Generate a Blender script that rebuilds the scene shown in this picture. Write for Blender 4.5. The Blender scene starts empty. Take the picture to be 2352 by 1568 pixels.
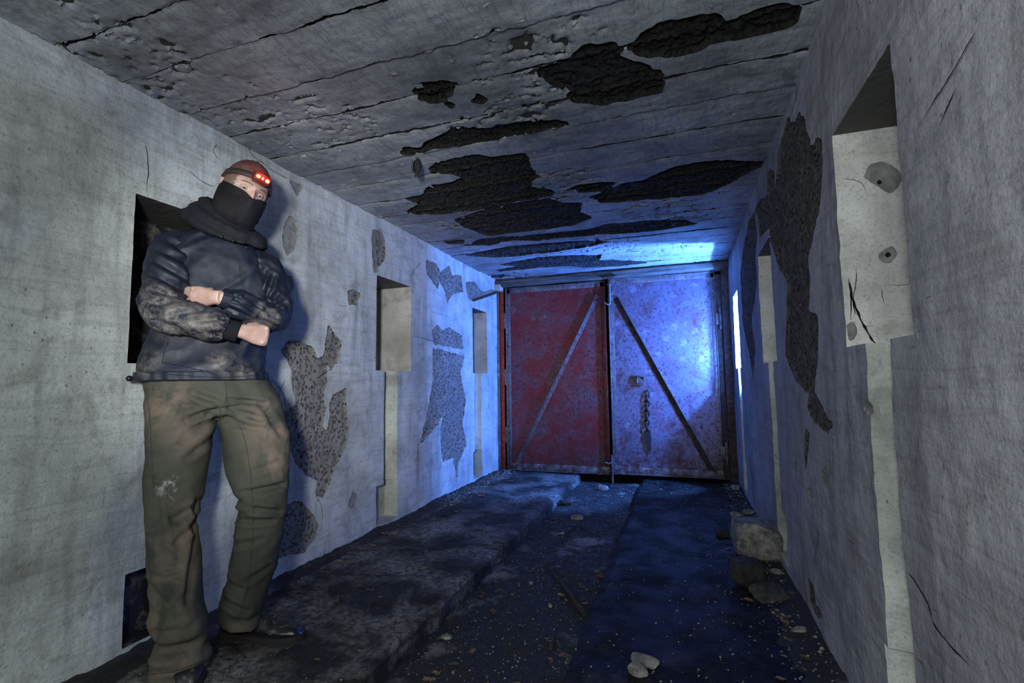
import bpy, bmesh, math, random
import numpy as np
from mathutils import Vector, Matrix, Euler

random.seed(7); rng = np.random.default_rng(7)
C = bpy.context.scene.collection
scene = bpy.context.scene

# ------------------------------------------------------------------ camera
FPX, PITCH, YAW, ROLL = 1122.463, 0.0814856, 0.3330825, -0.0138621
XL, XR, ZC, YD = -1.9937, 0.4746, 2.1718, 5.30
EYE = np.array([0., 0., 1.])
_F = np.array([-math.sin(YAW)*math.cos(PITCH), math.cos(YAW)*math.cos(PITCH), math.sin(PITCH)])
_R = np.array([math.cos(YAW), math.sin(YAW), 0.])
_U = np.cross(_R, _F)
_R2 = _R*math.cos(ROLL)+_U*math.sin(ROLL); _U2 = -_R*math.sin(ROLL)+_U*math.cos(ROLL)
cam_data = bpy.data.cameras.new('camera'); cam = bpy.data.objects.new('camera', cam_data); C.objects.link(cam)
cam_data.sensor_width = 36.; cam_data.lens = FPX*36./2352.; cam_data.clip_start = 0.02
cam.matrix_world = Matrix(((_R2[0], _U2[0], -_F[0], 0), (_R2[1], _U2[1], -_F[1], 0), (_R2[2], _U2[2], -_F[2], 1.), (0, 0, 0, 1)))
scene.camera = cam
# ------------------------------------------------------------------ world, lights, exposure
world = bpy.data.worlds.new('night'); scene.world = world; world.use_nodes = True
world.node_tree.nodes['Background'].inputs[0].default_value = (.55, .66, .8, 1)
world.node_tree.nodes['Background'].inputs[1].default_value = .10
scene.view_settings.view_transform = 'Standard'; scene.view_settings.look = 'None'
scene.view_settings.gamma = 1.; scene.view_settings.exposure = .28; scene.view_settings.use_curve_mapping = False

def add_light(name, kind, loc, energy, color, **kw):
    d = bpy.data.lights.new(name, kind); d.energy = energy; d.color = color
    for k, v in kw.items(): setattr(d, k, v)
    o = bpy.data.objects.new(name, d); C.objects.link(o); o.location = loc
    return o
# the photographer's lamp just behind the camera, then two added fill lights
key = add_light('photographer_lamp', 'POINT', (-.12, -.34, 1.30), 52, (.95, 1., .99), shadow_soft_size=.08)
wall_spot = add_light('left_wall_fill_spot', 'SPOT', (-.10, -.36, 1.24), 300, (.98, .98, 1.), shadow_soft_size=.08, spot_size=math.radians(50), spot_blend=1.)  # added beam that brightens and evens out the left wall
wall_spot.rotation_euler = (Vector((-1.99, 2.75, 1.35))-wall_spot.location).to_track_quat('-Z', 'Y').to_euler()
fill = add_light('rear_fill_light', 'AREA', (-.75, -2.6, 1.35), 34, (.93, .97, 1.), shape='RECTANGLE', size=1.6, size_y=1.2)  # added soft fill from behind the camera, not a lamp of the tunnel
fill.rotation_euler = (math.radians(90), 0, 0)
LAMP_BLUE = (.085, .25, 1.)

# ------------------------------------------------------------------ pixel rays -> planes of the place
def ray(x, y): return _F+_R2*(x-1176.)/FPX-_U2*(y-784.)/FPX
def on_x(x, y, X): r = ray(x, y); p = EYE+r*(X/r[0]); return p
def on_z(x, y, Z): r = ray(x, y); return EYE+r*((Z-1.)/r[2])
def on_y(x, y, Y): r = ray(x, y); return EYE+r*(Y/r[1])

# ------------------------------------------------------------------ noise (numpy)
def _hash(ix, iy, iz, s):
    n = (ix*374761393+iy*668265263+iz*2147483647+s*974634777) & 0xffffffff
    n = ((n ^ (n >> 13))*1274126177) & 0xffffffff
    n = ((n ^ (n >> 16))*2246822519) & 0xffffffff
    return ((n ^ (n >> 15)) & 0xffffff)/float(0xffffff)
def vnoise(x, y, z=0., s=0):
    x, y, z = np.broadcast_arrays(np.asarray(x, float), np.asarray(y, float), np.asarray(z, float))
    fx, fy, fz = np.floor(x), np.floor(y), np.floor(z)
    ix, iy, iz = fx.astype(np.int64), fy.astype(np.int64), fz.astype(np.int64)
    u, v, w = x-fx, y-fy, z-fz
    u, v, w = u*u*(3-2*u), v*v*(3-2*v), w*w*(3-2*w)
    def h(a, b, c): return _hash(ix+a, iy+b, iz+c, s)
    x00 = h(0,0,0)*(1-u)+h(1,0,0)*u; x10 = h(0,1,0)*(1-u)+h(1,1,0)*u
    x01 = h(0,0,1)*(1-u)+h(1,0,1)*u; x11 = h(0,1,1)*(1-u)+h(1,1,1)*u
    return 2*((x00*(1-v)+x10*v)*(1-w)+(x01*(1-v)+x11*v)*w)-1
def fbm(x, y, z=0., s=0, o=4):
    t = 0.; a = .5; k = 1.
    for i in range(o):
        t = t+a*vnoise(x*k, y*k, np.asarray(z)*k, s+i*17); a *= .5; k *= 2.03
    return t
def ridge(x, y, z=0., s=0, o=3):
    t = 0.; a = .5; k = 1.
    for i in range(o):
        t = t+a*(1-2*np.abs(vnoise(x*k, y*k, np.asarray(z)*k, s+i*13))); a *= .5; k *= 2.1
    return t
def sstep(a, b, x): t = np.clip((x-a)/(b-a), 0, 1); return t*t*(3-2*t)

# ------------------------------------------------------------------ node materials
class Mat:
    def __init__(s, name, rough=.7, metal=0., spec=.5):
        s.m = bpy.data.materials.new(name); s.m.use_nodes = True; s.t = s.m.node_tree
        s.b = s.t.nodes['Principled BSDF']; s.b.inputs['Roughness'].default_value = rough
        s.b.inputs['Metallic'].default_value = metal; s.b.inputs['Specular IOR Level'].default_value = spec
        s.tc = s.t.nodes.new('ShaderNodeTexCoord')
    def n(s, k): return s.t.nodes.new('ShaderNode'+k)
    def l(s, a, b): s.t.links.new(a, b)
    def put(s, sock, v):
        if hasattr(v, 'links') or isinstance(v, bpy.types.NodeSocket): s.l(v, sock)
        elif isinstance(v, (tuple, list)) and sock.type == 'RGBA' and len(v) == 3: sock.default_value = (*v, 1)
        else: sock.default_value = v
    def pos(s, scale=(1,1,1), rot=(0,0,0), loc=(0,0,0)):
        m = s.n('Mapping'); s.l(s.tc.outputs['Object'], m.inputs[0]); m.inputs['Scale'].default_value = scale
        m.inputs['Rotation'].default_value = rot; m.inputs['Location'].default_value = loc; return m.outputs[0]
    def noise(s, scale=5., detail=4., rough=.55, vec=None, dist=0.):
        k = s.n('TexNoise'); k.inputs['Scale'].default_value = scale; k.inputs['Detail'].default_value = detail
        k.inputs['Roughness'].default_value = rough; k.inputs['Distortion'].default_value = dist
        s.l(vec if vec is not None else s.tc.outputs['Object'], k.inputs['Vector']); return k.outputs[0]
    def vor(s, scale=50., feature='F1', vec=None, out=0, rnd=1.):
        k = s.n('TexVoronoi'); k.feature = feature; k.inputs['Scale'].default_value = scale; k.inputs['Randomness'].default_value = rnd
        s.l(vec if vec is not None else s.tc.outputs['Object'], k.inputs['Vector']); return k.outputs[out]
    def ramp(s, fac, *st):
        k = s.n('ValToRGB'); e = k.color_ramp.elements
        while len(e) < len(st): e.new(.5)
        for i, (p, c) in enumerate(st):
            e[i].position = p; e[i].color = (c, c, c, 1) if isinstance(c, (int, float)) else (*c, 1)
        s.l(fac, k.inputs[0]); return k.outputs[0]
    def mix(s, fac, a, b, mode='MIX'):
        k = s.n('MixRGB'); k.blend_type = mode; s.put(k.inputs[0], fac); s.put(k.inputs[1], a); s.put(k.inputs[2], b); return k.outputs[0]
    def math(s, op, a, b=0.):
        k = s.n('Math'); k.operation = op; s.put(k.inputs[0], a); s.put(k.inputs[1], b); return k.outputs[0]
    def sep(s, i):
        k = s.n('SeparateXYZ'); s.l(s.tc.outputs['Object'], k.inputs[0]); return k.outputs[i]
    def bump(s, h, strength=.5, dist=.01, prev=None):
        k = s.n('Bump'); k.inputs['Strength'].default_value = strength; k.inputs['Distance'].default_value = dist
        s.l(h, k.inputs['Height'])
        if prev is not None: s.l(prev, k.inputs['Normal'])
        return k.outputs[0]
    def done(s, col=None, rough=None, normal=None, metal=None):
        if col is not None: s.put(s.b.inputs['Base Color'], col)
        if rough is not None: s.put(s.b.inputs['Roughness'], rough)
        if metal is not None: s.put(s.b.inputs['Metallic'], metal)
        if normal is not None: s.l(normal, s.b.inputs['Normal'])
        return s.m

def plaster(name, base, stain, tint, streak_axis, streak=.5, pits=.5):
    m = Mat(name, .78, spec=.25)
    big = m.ramp(m.noise(1.7, 6, .62), (.40, 0), (.66, 1))
    col = m.mix(big, base, stain)
    blot = m.ramp(m.noise(5.5, 8, .68, dist=.6), (.52, 0), (.72, 1))
    col = m.mix(m.math('MULTIPLY', blot, .75), col, tint)
    drip = m.ramp(m.noise(3., 5, .6, m.pos((1, 3.5, .35), loc=(3, 1, 2))), (.5, 0), (.75, 1))
    col = m.mix(m.math('MULTIPLY', drip, .60), col, tuple(k*.45 for k in stain))
    scr = m.math('MULTIPLY', m.ramp(m.noise(1., 3, .5, m.pos((9, 16, 90), (.5, 0, 0), (5, 5, 5)), dist=.5), (.70, 0), (.74, 1)), m.ramp(m.noise(4., 3, .5, m.pos(loc=(9, 9, 9))), (.5, 0), (.6, 1)))
    col = m.mix(m.math('MULTIPLY', scr, .8), col, (.05, .05, .05))
    sc = (3, 2.6, 30) if streak_axis == 'z' else (60, 9, 9)
    st = m.noise(1., 5, .6, m.pos(sc, (.25 if streak_axis == 'z' else 0, 0, 0)), dist=1.4)
    col = m.mix(m.ramp(st, (.38, .30*streak), (.50, 0)), col, tuple(k*.4 for k in stain))
    gr = m.noise(120., 4, .7)
    col = m.mix(m.ramp(gr, (.34, .4), (.48, 0)), col, (.10, .105, .11))
    wh = m.math('MULTIPLY', m.ramp(m.noise(2.3, 3, .5, m.pos(loc=(7, 3, 1))), (.45, 0), (.62, 1)), pits)
    pit = m.math('MULTIPLY', m.ramp(m.vor(38., vec=m.pos((1, 1, .62))), (.08, 1), (.17, 0)), wh)
    col = m.mix(pit, col, (.025, .025, .027))
    h = m.math('ADD', m.math('MULTIPLY', st, .6), m.math('MULTIPLY', gr, .25))
    nb = m.bump(m.noise(14., 6, .62), .38, .02)
    nb = m.bump(h, .40, .008, nb)
    return m.done(col, .8, nb)
MAT = {}
MAT['plaster_left'] = plaster('old_white_plaster', (.525, .570, .560), (.285, .305, .295), (.17, .175, .14), 'z', .7, .6)
MAT['plaster_right'] = plaster('old_grey_plaster', (.37, .365, .385), (.22, .22, .24), (.16, .155, .15), 'z', .8, .7)
MAT['plaster_ceiling'] = plaster('flaking_ceiling_paint', (.355, .380, .410), (.165, .175, .195), (.085, .088, .09), 'x', 1.1, .25)
MAT['plaster_niche_pale'] = plaster('white_niche_plaster', (.70, .71, .68), (.50, .50, .47), (.28, .27, .24), 'z', .3, .6)
MAT['channel'] = plaster('grey_green_channel_plaster', (.50, .53, .49), (.27, .29, .26), (.12, .125, .105), 'z', .4, .9)
MAT['plaster_niche'] = plaster('cream_niche_plaster', (.52, .52, .475), (.30, .29, .26), (.15, .14, .115), 'z', .3, .6)

def aggregate(name, mortar, peb1, peb2, scale, bs=1.):
    m = Mat(name, .85, spec=.3)
    v = m.vor(scale, vec=None); e = m.vor(scale, 'DISTANCE_TO_EDGE')
    cell = m.vor(scale, out=1)
    pc = m.mix(m.ramp(cell, (.15, 0), (.85, 1)), peb1, peb2)
    big = m.ramp(m.noise(scale*.22, 4, .6), (.38, 0), (.6, 1))
    mask = m.ramp(m.math('ADD', v, m.math('MULTIPLY', m.noise(scale*1.3, 2, .5), .35)), (.54, 1), (.62, 0))
    mask = m.math('MULTIPLY', mask, m.ramp(m.noise(scale*.6, 3, .5), (.30, 0), (.38, 1)))
    fine = m.noise(scale*4, 5, .7)
    mo = m.mix(m.ramp(fine, (.35, 0), (.65, 1)), tuple(k*.45 for k in mortar), mortar)
    col = m.mix(mask, mo, pc)
    col = m.mix(m.math('MULTIPLY', big, .45), col, tuple(k*.4 for k in mortar))
    nb = m.bump(m.math('ADD', m.math('MULTIPLY', mask, .6), fine), .9*bs, .02)
    return m.done(col, .82, nb)
MAT['aggregate_left'] = aggregate('washed_pebble_concrete', (.44, .43, .40), (.030, .032, .040), (.17, .16, .15), 44.)
MAT['aggregate_right'] = aggregate('rough_pebble_concrete', (.34, .32, .30), (.025, .025, .03), (.24, .23, .22), 52., 1.4)
MAT['aggregate_ceiling'] = aggregate('dark_spalled_concrete', (.25, .245, .23), (.012, .012, .014), (.10, .096, .09), 62., 1.8)
m = Mat('shaded_soffit', .7); MAT['soffit'] = m.done(m.mix(m.noise(12., 6, .7), (.03, .029, .027), (.11, .105, .095)), .7, m.bump(m.noise(40., 5), .5, .01))  # niche undersides: their shade is put into this dark colour
m = Mat('flaked_ground', .9); MAT['flaked'] = m.done(m.mix(m.noise(30., 5, .7), (.010, .0095, .008), (.06, .055, .048)), .9)
MAT['dirt'] = Mat('black_dirt', .95, spec=.1).done((.012, .012, .013))
m = Mat('grey_render', .85); MAT['grey_render'] = m.done(m.mix(m.ramp(m.noise(22., 6, .7), (.35, 0), (.65, 1)), (.10, .105, .10), (.22, .225, .215)), .85, m.bump(m.noise(60., 4, .7), .6, .01))

# ------------------------------------------------------------------ object helpers
ORIG = {}
def link(name, me, parent=None, loc=None):
    o = bpy.data.objects.new(name, me); C.objects.link(o)
    w = Vector(loc) if loc is not None else Vector((0, 0, 0))
    if parent is not None:
        o.parent = parent; o.location = w-ORIG[parent.name]
    else: o.location = w
    ORIG[o.name] = w
    return o
def mesh(name, V, Fc, mat, parent=None, smooth=True, sharp=None, origin=None):
    """one mesh object; V in world coordinates; the object's origin sits at `origin` (default: parent's)"""
    org = Vector(origin) if origin is not None else (ORIG[parent.name] if parent is not None else Vector((0, 0, 0)))
    V = np.asarray(V, float)-np.array(org)
    me = bpy.data.meshes.new(name)
    if isinstance(Fc, np.ndarray) and Fc.ndim == 2:
        nf, k = Fc.shape
        me.vertices.add(len(V)); me.vertices.foreach_set('co', V.astype(np.float32).ravel())
        me.loops.add(nf*k); me.loops.foreach_set('vertex_index', Fc.astype(np.int32).ravel())
        me.polygons.add(nf); me.polygons.foreach_set('loop_start', np.arange(0, nf*k, k, dtype=np.int32))
        me.update(calc_edges=True)
    else:
        me.from_pydata([tuple(v) for v in V], [], [tuple(int(i) for i in f) for f in Fc])
    if smooth: me.polygons.foreach_set('use_smooth', np.ones(len(me.polygons), bool))
    if mat is not None: me.materials.append(MAT[mat] if isinstance(mat, str) else mat)
    if smooth and sharp: me.set_sharp_from_angle(angle=math.radians(sharp))
    me.validate()
    return link(name, me, parent, org)
def empty(name, loc): 
    o = link(name, None, None, loc); o.empty_display_size = .1; return o
def tag(o, label=None, cat=None, group=None, kind=None):
    if label: o['label'] = label
    if cat: o['category'] = cat
    if group: o['group'] = group
    if kind: o['kind'] = kind
    return o

class MB:
    """collects shapes into one vertex/face list"""
    def __init__(s): s.v = []; s.f = []
    def add(s, V, Fc):
        b = len(s.v); s.v += [tuple(p) for p in V]; s.f += [tuple(i+b for i in f) for f in Fc]; return s
    def box(s, c, size, rot=None, bev=0.):
        bm = bmesh.new(); bmesh.ops.create_cube(bm, size=1.)
        for v in bm.verts: v.co = Vector((v.co.x*size[0], v.co.y*size[1], v.co.z*size[2]))
        if bev: bmesh.ops.bevel(bm, geom=bm.edges[:], offset=bev, segments=2, affect='EDGES', profile=.6)
        M_ = rot if rot is not None else Matrix.Identity(3)
        bm.verts.ensure_lookup_table(); bm.verts.index_update()
        s.add([tuple(M_ @ v.co+Vector(c)) for v in bm.verts], [[v.index for v in f.verts] for f in bm.faces]); bm.free(); return s
    def tube(s, pts, rad, n=12, cap=True):
        V, Fc = tube_geo(pts, rad, n, cap); return s.add(V, Fc)
    def build(s, name, mat, parent=None, smooth=True, sharp=40, origin=None):
        return mesh(name, s.v, s.f, mat, parent, smooth, sharp, origin)

def frames(P, up=(0, 0, 1)):
    P = np.asarray(P, float); T = np.gradient(P, axis=0); T /= np.linalg.norm(T, axis=1)[:, None]+1e-9
    u = np.asarray(up, float); A = []
    a = u-T[0]*(u@T[0])
    if np.linalg.norm(a) < 1e-3: u = np.array([1., 0.1, 0]); a = u-T[0]*(u@T[0])
    a /= np.linalg.norm(a)
    for t in T:
        a = a-t*(a@t); a /= np.linalg.norm(a)+1e-9; A.append(a.copy())
    A = np.array(A); return T, A, np.cross(T, A)
def tube_geo(pts, rad, n=12, cap=True, up=(0, 0, 1)):
    P = np.asarray(pts, float); rad = np.broadcast_to(np.asarray(rad, float), (len(P),)) if np.ndim(rad) < 2 else np.asarray(rad)
    T, A, B = frames(P, up); th = np.linspace(0, 2*math.pi, n, endpoint=False)
    ra = rad if rad.ndim == 1 else rad[:, 0]; rb = rad if rad.ndim == 1 else rad[:, 1]
    V = (P[:, None]+A[:, None]*(np.cos(th)[None, :, None]*ra[:, None, None])+B[:, None]*(np.sin(th)[None, :, None]*rb[:, None, None])).reshape(-1, 3)
    Fc = []
    for i in range(len(P)-1):
        for j in range(n): Fc.append((i*n+j, i*n+(j+1) % n, (i+1)*n+(j+1) % n, (i+1)*n+j))
    if cap: Fc.append(tuple(range(n-1, -1, -1))); Fc.append(tuple((len(P)-1)*n+j for j in range(n)))
    return V, Fc
def smooth_path(P, k=8):
    P = np.asarray(P, float); Q = np.vstack([2*P[0]-P[1], P, 2*P[-1]-P[-2]]); out = []
    for i in range(1, len(Q)-2):
        for t in np.linspace(0, 1, k, endpoint=False):
            a, b, c, d = Q[i-1], Q[i], Q[i+1], Q[i+2]
            out.append(.5*((2*b)+(-a+c)*t+(2*a-5*b+4*c-d)*t*t+(-a+3*b-3*c+d)*t**3))
    out.append(P[-1]); return np.array(out)
def remesh(o, voxel, smooth=0, factor=.5):
    md = o.modifiers.new('r', 'REMESH'); md.mode = 'VOXEL'; md.voxel_size = voxel; md.use_smooth_shade = True
    if smooth:
        sm = o.modifiers.new('s', 'SMOOTH'); sm.iterations = smooth; sm.factor = factor
    dg = bpy.context.evaluated_depsgraph_get(); dg.update()
    me = bpy.data.meshes.new_from_object(o.evaluated_get(dg)); old = o.data
    mats = [x for x in old.materials]; o.modifiers.clear(); o.data = me
    me.materials.clear()
    for x in mats: me.materials.append(x)
    bpy.data.meshes.remove(old); me.name = o.name
    me.polygons.foreach_set('use_smooth', np.ones(len(me.polygons), bool))
    return o
def get_co(o):
    n = len(o.data.vertices); a = np.zeros(n*3, np.float32); o.data.vertices.foreach_get('co', a)
    b = np.zeros(n*3, np.float32); o.data.vertices.foreach_get('normal', b)
    return a.reshape(-1, 3).astype(float), b.reshape(-1, 3).astype(float)
def set_co(o, V): o.data.vertices.foreach_set('co', V.astype(np.float32).ravel()); o.data.update()

# ------------------------------------------------------------------ relief surfaces with regions
def in_poly(u, v, poly):
    r = np.zeros(u.shape, bool); n = len(poly); j = n-1
    for i in range(n):
        ui, vi = poly[i]; uj, vj = poly[j]
        c = ((vi > v) != (vj > v)) & (u < (uj-ui)*(v-vi)/(vj-vi+1e-12)+ui)
        r ^= c; j = i
    return r
def axis(lo, hi, step, marks=(), zones=()):
    a = list(np.linspace(lo, hi, int((hi-lo)/step)+2))
    for (z0, z1, st) in zones: a += list(np.arange(z0, z1, st))
    a = np.array(sorted(a))
    for m_ in marks: a = a[np.abs(a-m_) > .0022]
    ext = [x for m_ in marks for x in (m_-.0004, m_+.0004)]
    a = np.array(sorted(list(a)+ext)); keep = np.concatenate([[True], np.diff(a) > 5e-5]); return a[keep]
def split_regions(V, Fq, reg, spec, sharp=38):
    """spec: {region id: (name, material, parent or None)}; region 0 first"""
    out = {}
    for k, (nm, mt, par) in spec.items():
        f = Fq[reg == k]
        if len(f) == 0: continue
        used, inv = np.unique(f, return_inverse=True)
        out[k] = mesh(nm, V[used], inv.reshape(f.shape), mt, par() if callable(par) else par, True, sharp)
    return out
def relax_borders(V, nu, nv, fr, pick, it=2):
    """pull the stair-stepped border between regions straight: smooths border vertices along the border line"""
    F2 = fr.reshape(nu-1, nv-1); i = np.arange(nu*nv).reshape(nu, nv); P2 = pick(F2)
    d1 = (F2[1:] != F2[:-1]) & (P2[1:] | P2[:-1]); a1 = i[1:-1, :-1][d1]; b1 = i[1:-1, 1:][d1]
    d2 = (F2[:, 1:] != F2[:, :-1]) & (P2[:, 1:] | P2[:, :-1]); a2 = i[:-1, 1:-1][d2]; b2 = i[1:, 1:-1][d2]
    a = np.concatenate([a1, a2]); b = np.concatenate([b1, b2]); V = V.copy()
    for _ in range(it):
        S = np.zeros_like(V); n = np.zeros(len(V)); np.add.at(S, a, V[b]); np.add.at(S, b, V[a]); np.add.at(n, a, 1); np.add.at(n, b, 1)
        m_ = n == 2; V[m_] = .5*V[m_]+.25*S[m_]
    return V
def grid_faces(nu, nv, flip=False):
    i = np.arange(nu*nv).reshape(nu, nv)
    f = np.stack([i[:-1, :-1], i[1:, :-1], i[1:, 1:], i[:-1, 1:]], -1).reshape(-1, 4)
    return f[:, ::-1] if flip else f

NICHE_Y = [(1.28, 1.73), (2.88, 3.34), (4.54, 4.93)]
NICHE_Z = (1.09, 1.755)
SLOTS = {-1: [(1.385, 1.565), (2.985, 3.155), (4.58, 4.75)], 1: [(1.41, 1.565), (3.0, 3.16), (4.58, 4.75)]}
FOOT = [(1.31, 1.59), (2.90, 3.165), (4.54, 4.765)]
D_N, D_S, D_F = .30, .085, .11

def wall(name, X, sign, mat, aggr, patches, label, nmat='plaster_niche'):
    """sign: +1 recess goes to +X (right wall), -1 to -X"""
    SLOT = SLOTS[sign]
    marks_y = [k for p in NICHE_Y+FOOT for k in p]+[k for p in SLOT for k in p]
    marks_z = [NICHE_Z[0], NICHE_Z[1], .30, .035]
    yy = np.concatenate([np.linspace(-1.6, .58, 40), axis(.6, 5.42, .0085, marks_y, [(a, b, .006) for a, b in SLOT])])
    zz = axis(-.14, ZC+.03, .0088, marks_z)
    Y, Z = np.meshgrid(yy, zz, indexing='ij')
    depth = .006*fbm(Y*1.3, Z*1.3, s=3)+.0035*fbm(Y*6, Z*9, s=5)+.0012*fbm(Y*40, Z*30, s=6)
    depth += .0025*ridge(Y*2.2+.6*fbm(Y*2, Z*2, s=9), Z*14, s=8, o=2)*(.4+.6*(sign > 0))
    reg = np.zeros(Y.shape, int)
    wy = Y+.016*fbm(Y*16, Z*16, s=11)+.007*fbm(Y*55, Z*55, s=12); wz = Z+.016*fbm(Y*16, Z*16, s=21)+.007*fbm(Y*55, Z*55, s=22)
    k = 10
    names = {}
    for poly, kind in patches:
        m_ = in_poly(wy, wz, poly)
        rough = .004*fbm(Y*45, Z*45, s=31)+.005*vnoise(Y*95, Z*95, s=33)
        depth = np.where(m_, (.011 if kind == 'a' else .007)+depth*.4+(rough if kind == 'a' else rough*.3), depth)
        reg[m_] = k; names[k] = kind; k += 1
    for i in range(3):
        a, b = NICHE_Y[i]; m_ = (Y > a) & (Y < b) & (Z > NICHE_Z[0]) & (Z < NICHE_Z[1])
        depth = np.where(m_, D_N+.004*fbm(Y*9, Z*9, s=41), depth); reg[m_] = 1+i
        a, b = SLOT[i]; m_ = (Y > a) & (Y < b) & (Z > .30) & (Z <= NICHE_Z[0])
        t = np.clip((Y-a)/(b-a), 0, 1)*2-1
        depth = np.where(m_, .012+D_S*np.sqrt(np.clip(1-t*t, 0, 1))+.003*fbm(Y*9, Z*9, s=42), depth); reg[m_] = 4+i
        a, b = FOOT[i]; m_ = (Y > a) & (Y < b) & (Z > .035) & (Z <= .30)
        depth = np.where(m_, D_F+.006*fbm(Y*9, Z*9, s=43), depth); reg[m_] = 4+i
    # frayed arrises
    V = np.stack([X+sign*depth, Y, Z], -1).reshape(-1, 3)
    Fq = grid_faces(len(yy), len(zz), flip=(sign > 0))
    r = reg.reshape(-1)[Fq]
    fr = r.max(1)
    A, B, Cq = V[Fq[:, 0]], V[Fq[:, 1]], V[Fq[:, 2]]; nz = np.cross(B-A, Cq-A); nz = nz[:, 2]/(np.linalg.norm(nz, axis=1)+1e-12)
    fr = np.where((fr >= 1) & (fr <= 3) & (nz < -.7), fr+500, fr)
    V = relax_borders(V, len(yy), len(zz), fr, lambda q: (q >= 10) & (q < 500))
    # niche sides are drawn with the niche: faces touching a niche vertex belong to it
    W = {}
    spec = {0: (name, mat, None)}
    o0 = split_regions(V, Fq, fr, spec)[0]; tag(o0, label, 'wall', kind='structure')
    sp = {}
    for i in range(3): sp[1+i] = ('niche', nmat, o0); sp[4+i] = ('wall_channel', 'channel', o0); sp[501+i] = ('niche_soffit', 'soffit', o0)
    for kk, kd in names.items(): sp[kk] = ('bare_concrete', aggr if kd == 'a' else 'grey_render', o0)
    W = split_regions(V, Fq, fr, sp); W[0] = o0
    return W

def zp(pts, sc, ox, oy, plane):
    return [tuple(plane(ox+x/sc, oy+y/sc)) for x, y in pts]
def lw(x, y): p = on_x(x, y, XL); return (p[1], p[2])
def rw(x, y): p = on_x(x, y, XR); return (p[1], p[2])
def ce(x, y): p = on_z(x, y, ZC); return (p[0], p[1])

k3 = (2.0367, 600, 480, lw)
left_patches = [
 (zp([(100,75),(130,38),(165,55),(175,110),(150,185),(120,210),(105,160),(100,110)], *k3), 'r'),
 (zp([(1140,222),(1215,270),(1195,340)], 2.75, 250, 330, lw), 'r'),
 (zp([(520,95),(540,97),(545,280),(525,295),(522,180)], *k3), 'r'),
 (zp([(540,100),(555,97),(580,150),(575,230),(545,275)], *k3), 'a'),
 (zp([(95,665),(130,620),(160,615),(240,655),(255,690),(295,695),(300,600),(315,545),(370,630),(355,720),(330,750),(300,730),(305,820),(290,880),(300,940),(280,1020),(310,1050),(320,940),(335,870),(395,840),(395,960),(410,1040),(385,1130),(350,1200),(320,1280),(290,1350),(260,1330),(270,1260),(220,1250),(160,1180),(130,1080),(100,960),(165,920),(170,870),(145,830),(150,760),(120,700)], *k3), 'a'),
 (zp([(770,240),(820,255),(840,300),(880,260),(890,310),(935,310),(945,385),(900,390),(870,435),(860,380),(830,330),(825,375),(775,300)], *k3), 'a'),
 (zp([(955,345),(1000,340),(1030,385),(1110,380),(1080,400),(1000,430),(970,420)], *k3), 'a'),
 (zp([(800,570),(825,545),(850,570),(880,558),(935,590),(945,655),(810,628)], *k3), 'a'),
 (zp([(803,650),(950,690),(930,760),(955,900),(940,1000),(960,1100),(925,1180),(915,1260),(900,1160),(850,1180),(840,1060),(850,950),(830,1000),(745,1100),(780,950),(805,800)], *k3), 'a'),
 (zp([(405,390),(430,370),(460,400),(445,450),(410,440)], *k3), 'a'),
 (zp([(405,1390),(430,1318),(450,1350),(435,1395)], *k3), 'r'),
 (zp([(90,1400),(180,1370),(240,1430),(262,1480),(250,1540),(200,1600),(60,1640)], *k3), 'a'),
 (zp([(100,290),(140,320),(150,370),(110,400),(90,330)], *k3), 'r'),
]
k5 = (2.239, 1600, 200, rw); k6 = (2.347, 1600, 900, rw)
def jo(a, b): return a+b
right_patches = [
 (zp([(465,160),(500,185),(530,130),(560,170),(590,300),(620,260),(640,280),(640,450),(630,620),(600,760),(575,880),(585,1010),(580,1150),(620,1180),(625,1330),(600,1570)], *k5)
  + zp([(640,0),(660,60),(735,180),(690,210),(640,160),(600,90),(600,0)], *k6)
  + zp([(560,1568),(500,1480),(460,1380),(465,1200),(470,1000),(430,930),(400,850),(375,760),(400,660),(410,500),(420,350)], *k5), 'a'),
 (zp([(370,420),(400,440),(405,500),(410,640),(380,720),(330,770),(320,700),(300,620),(330,580),(360,560)], *k5), 'a'),
 (zp([(270,690),(300,640),(310,750),(300,870),(310,1000),(280,1200),(300,1350),(290,1500),(260,1330),(235,1200),(225,950),(240,820)], *k5), 'a'),
 (zp([(715,375),(725,430),(700,560),(690,500),(670,470),(690,400)], *k6), 'r'),
 (zp([(600,530),(625,540),(610,580),(597,570)], *k6), 'r'),
 (zp([(590,200),(605,220),(590,420),(580,330)], *k6), 'a'),
 (zp([(515,360),(540,400),(535,430),(520,400)], *k6), 'r'),
 (zp([(905,70),(925,60),(942,100),(930,120),(912,100)], *k6), 'r'),
 (zp([(600,1000),(625,1040),(640,1150),(670,1200),(655,1220),(610,1130)], *k6), 'a'),
]
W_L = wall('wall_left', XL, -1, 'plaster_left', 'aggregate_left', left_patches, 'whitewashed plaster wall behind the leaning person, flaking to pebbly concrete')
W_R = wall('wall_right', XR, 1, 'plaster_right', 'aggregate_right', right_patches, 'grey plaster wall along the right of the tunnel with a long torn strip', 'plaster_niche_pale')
wl, wr = W_L[0], W_R[0]
m = Mat('black_niche', .7); MAT['mottled'] = m.done(m.mix(m.ramp(m.noise(14., 6, .7), (.5, 0), (.68, 1)), (.010, .010, .011), (.16, .155, .145)), .65, m.bump(m.noise(30., 5), .6, .01))  # mottled near-black colour for the first left niche and its channel
for k_ in (1, 4): W_L[k_].data.materials.clear(); W_L[k_].data.materials.append(MAT['mottled'])
tag(W_L[1], 'mottled-black rectangular niche behind the person')
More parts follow.
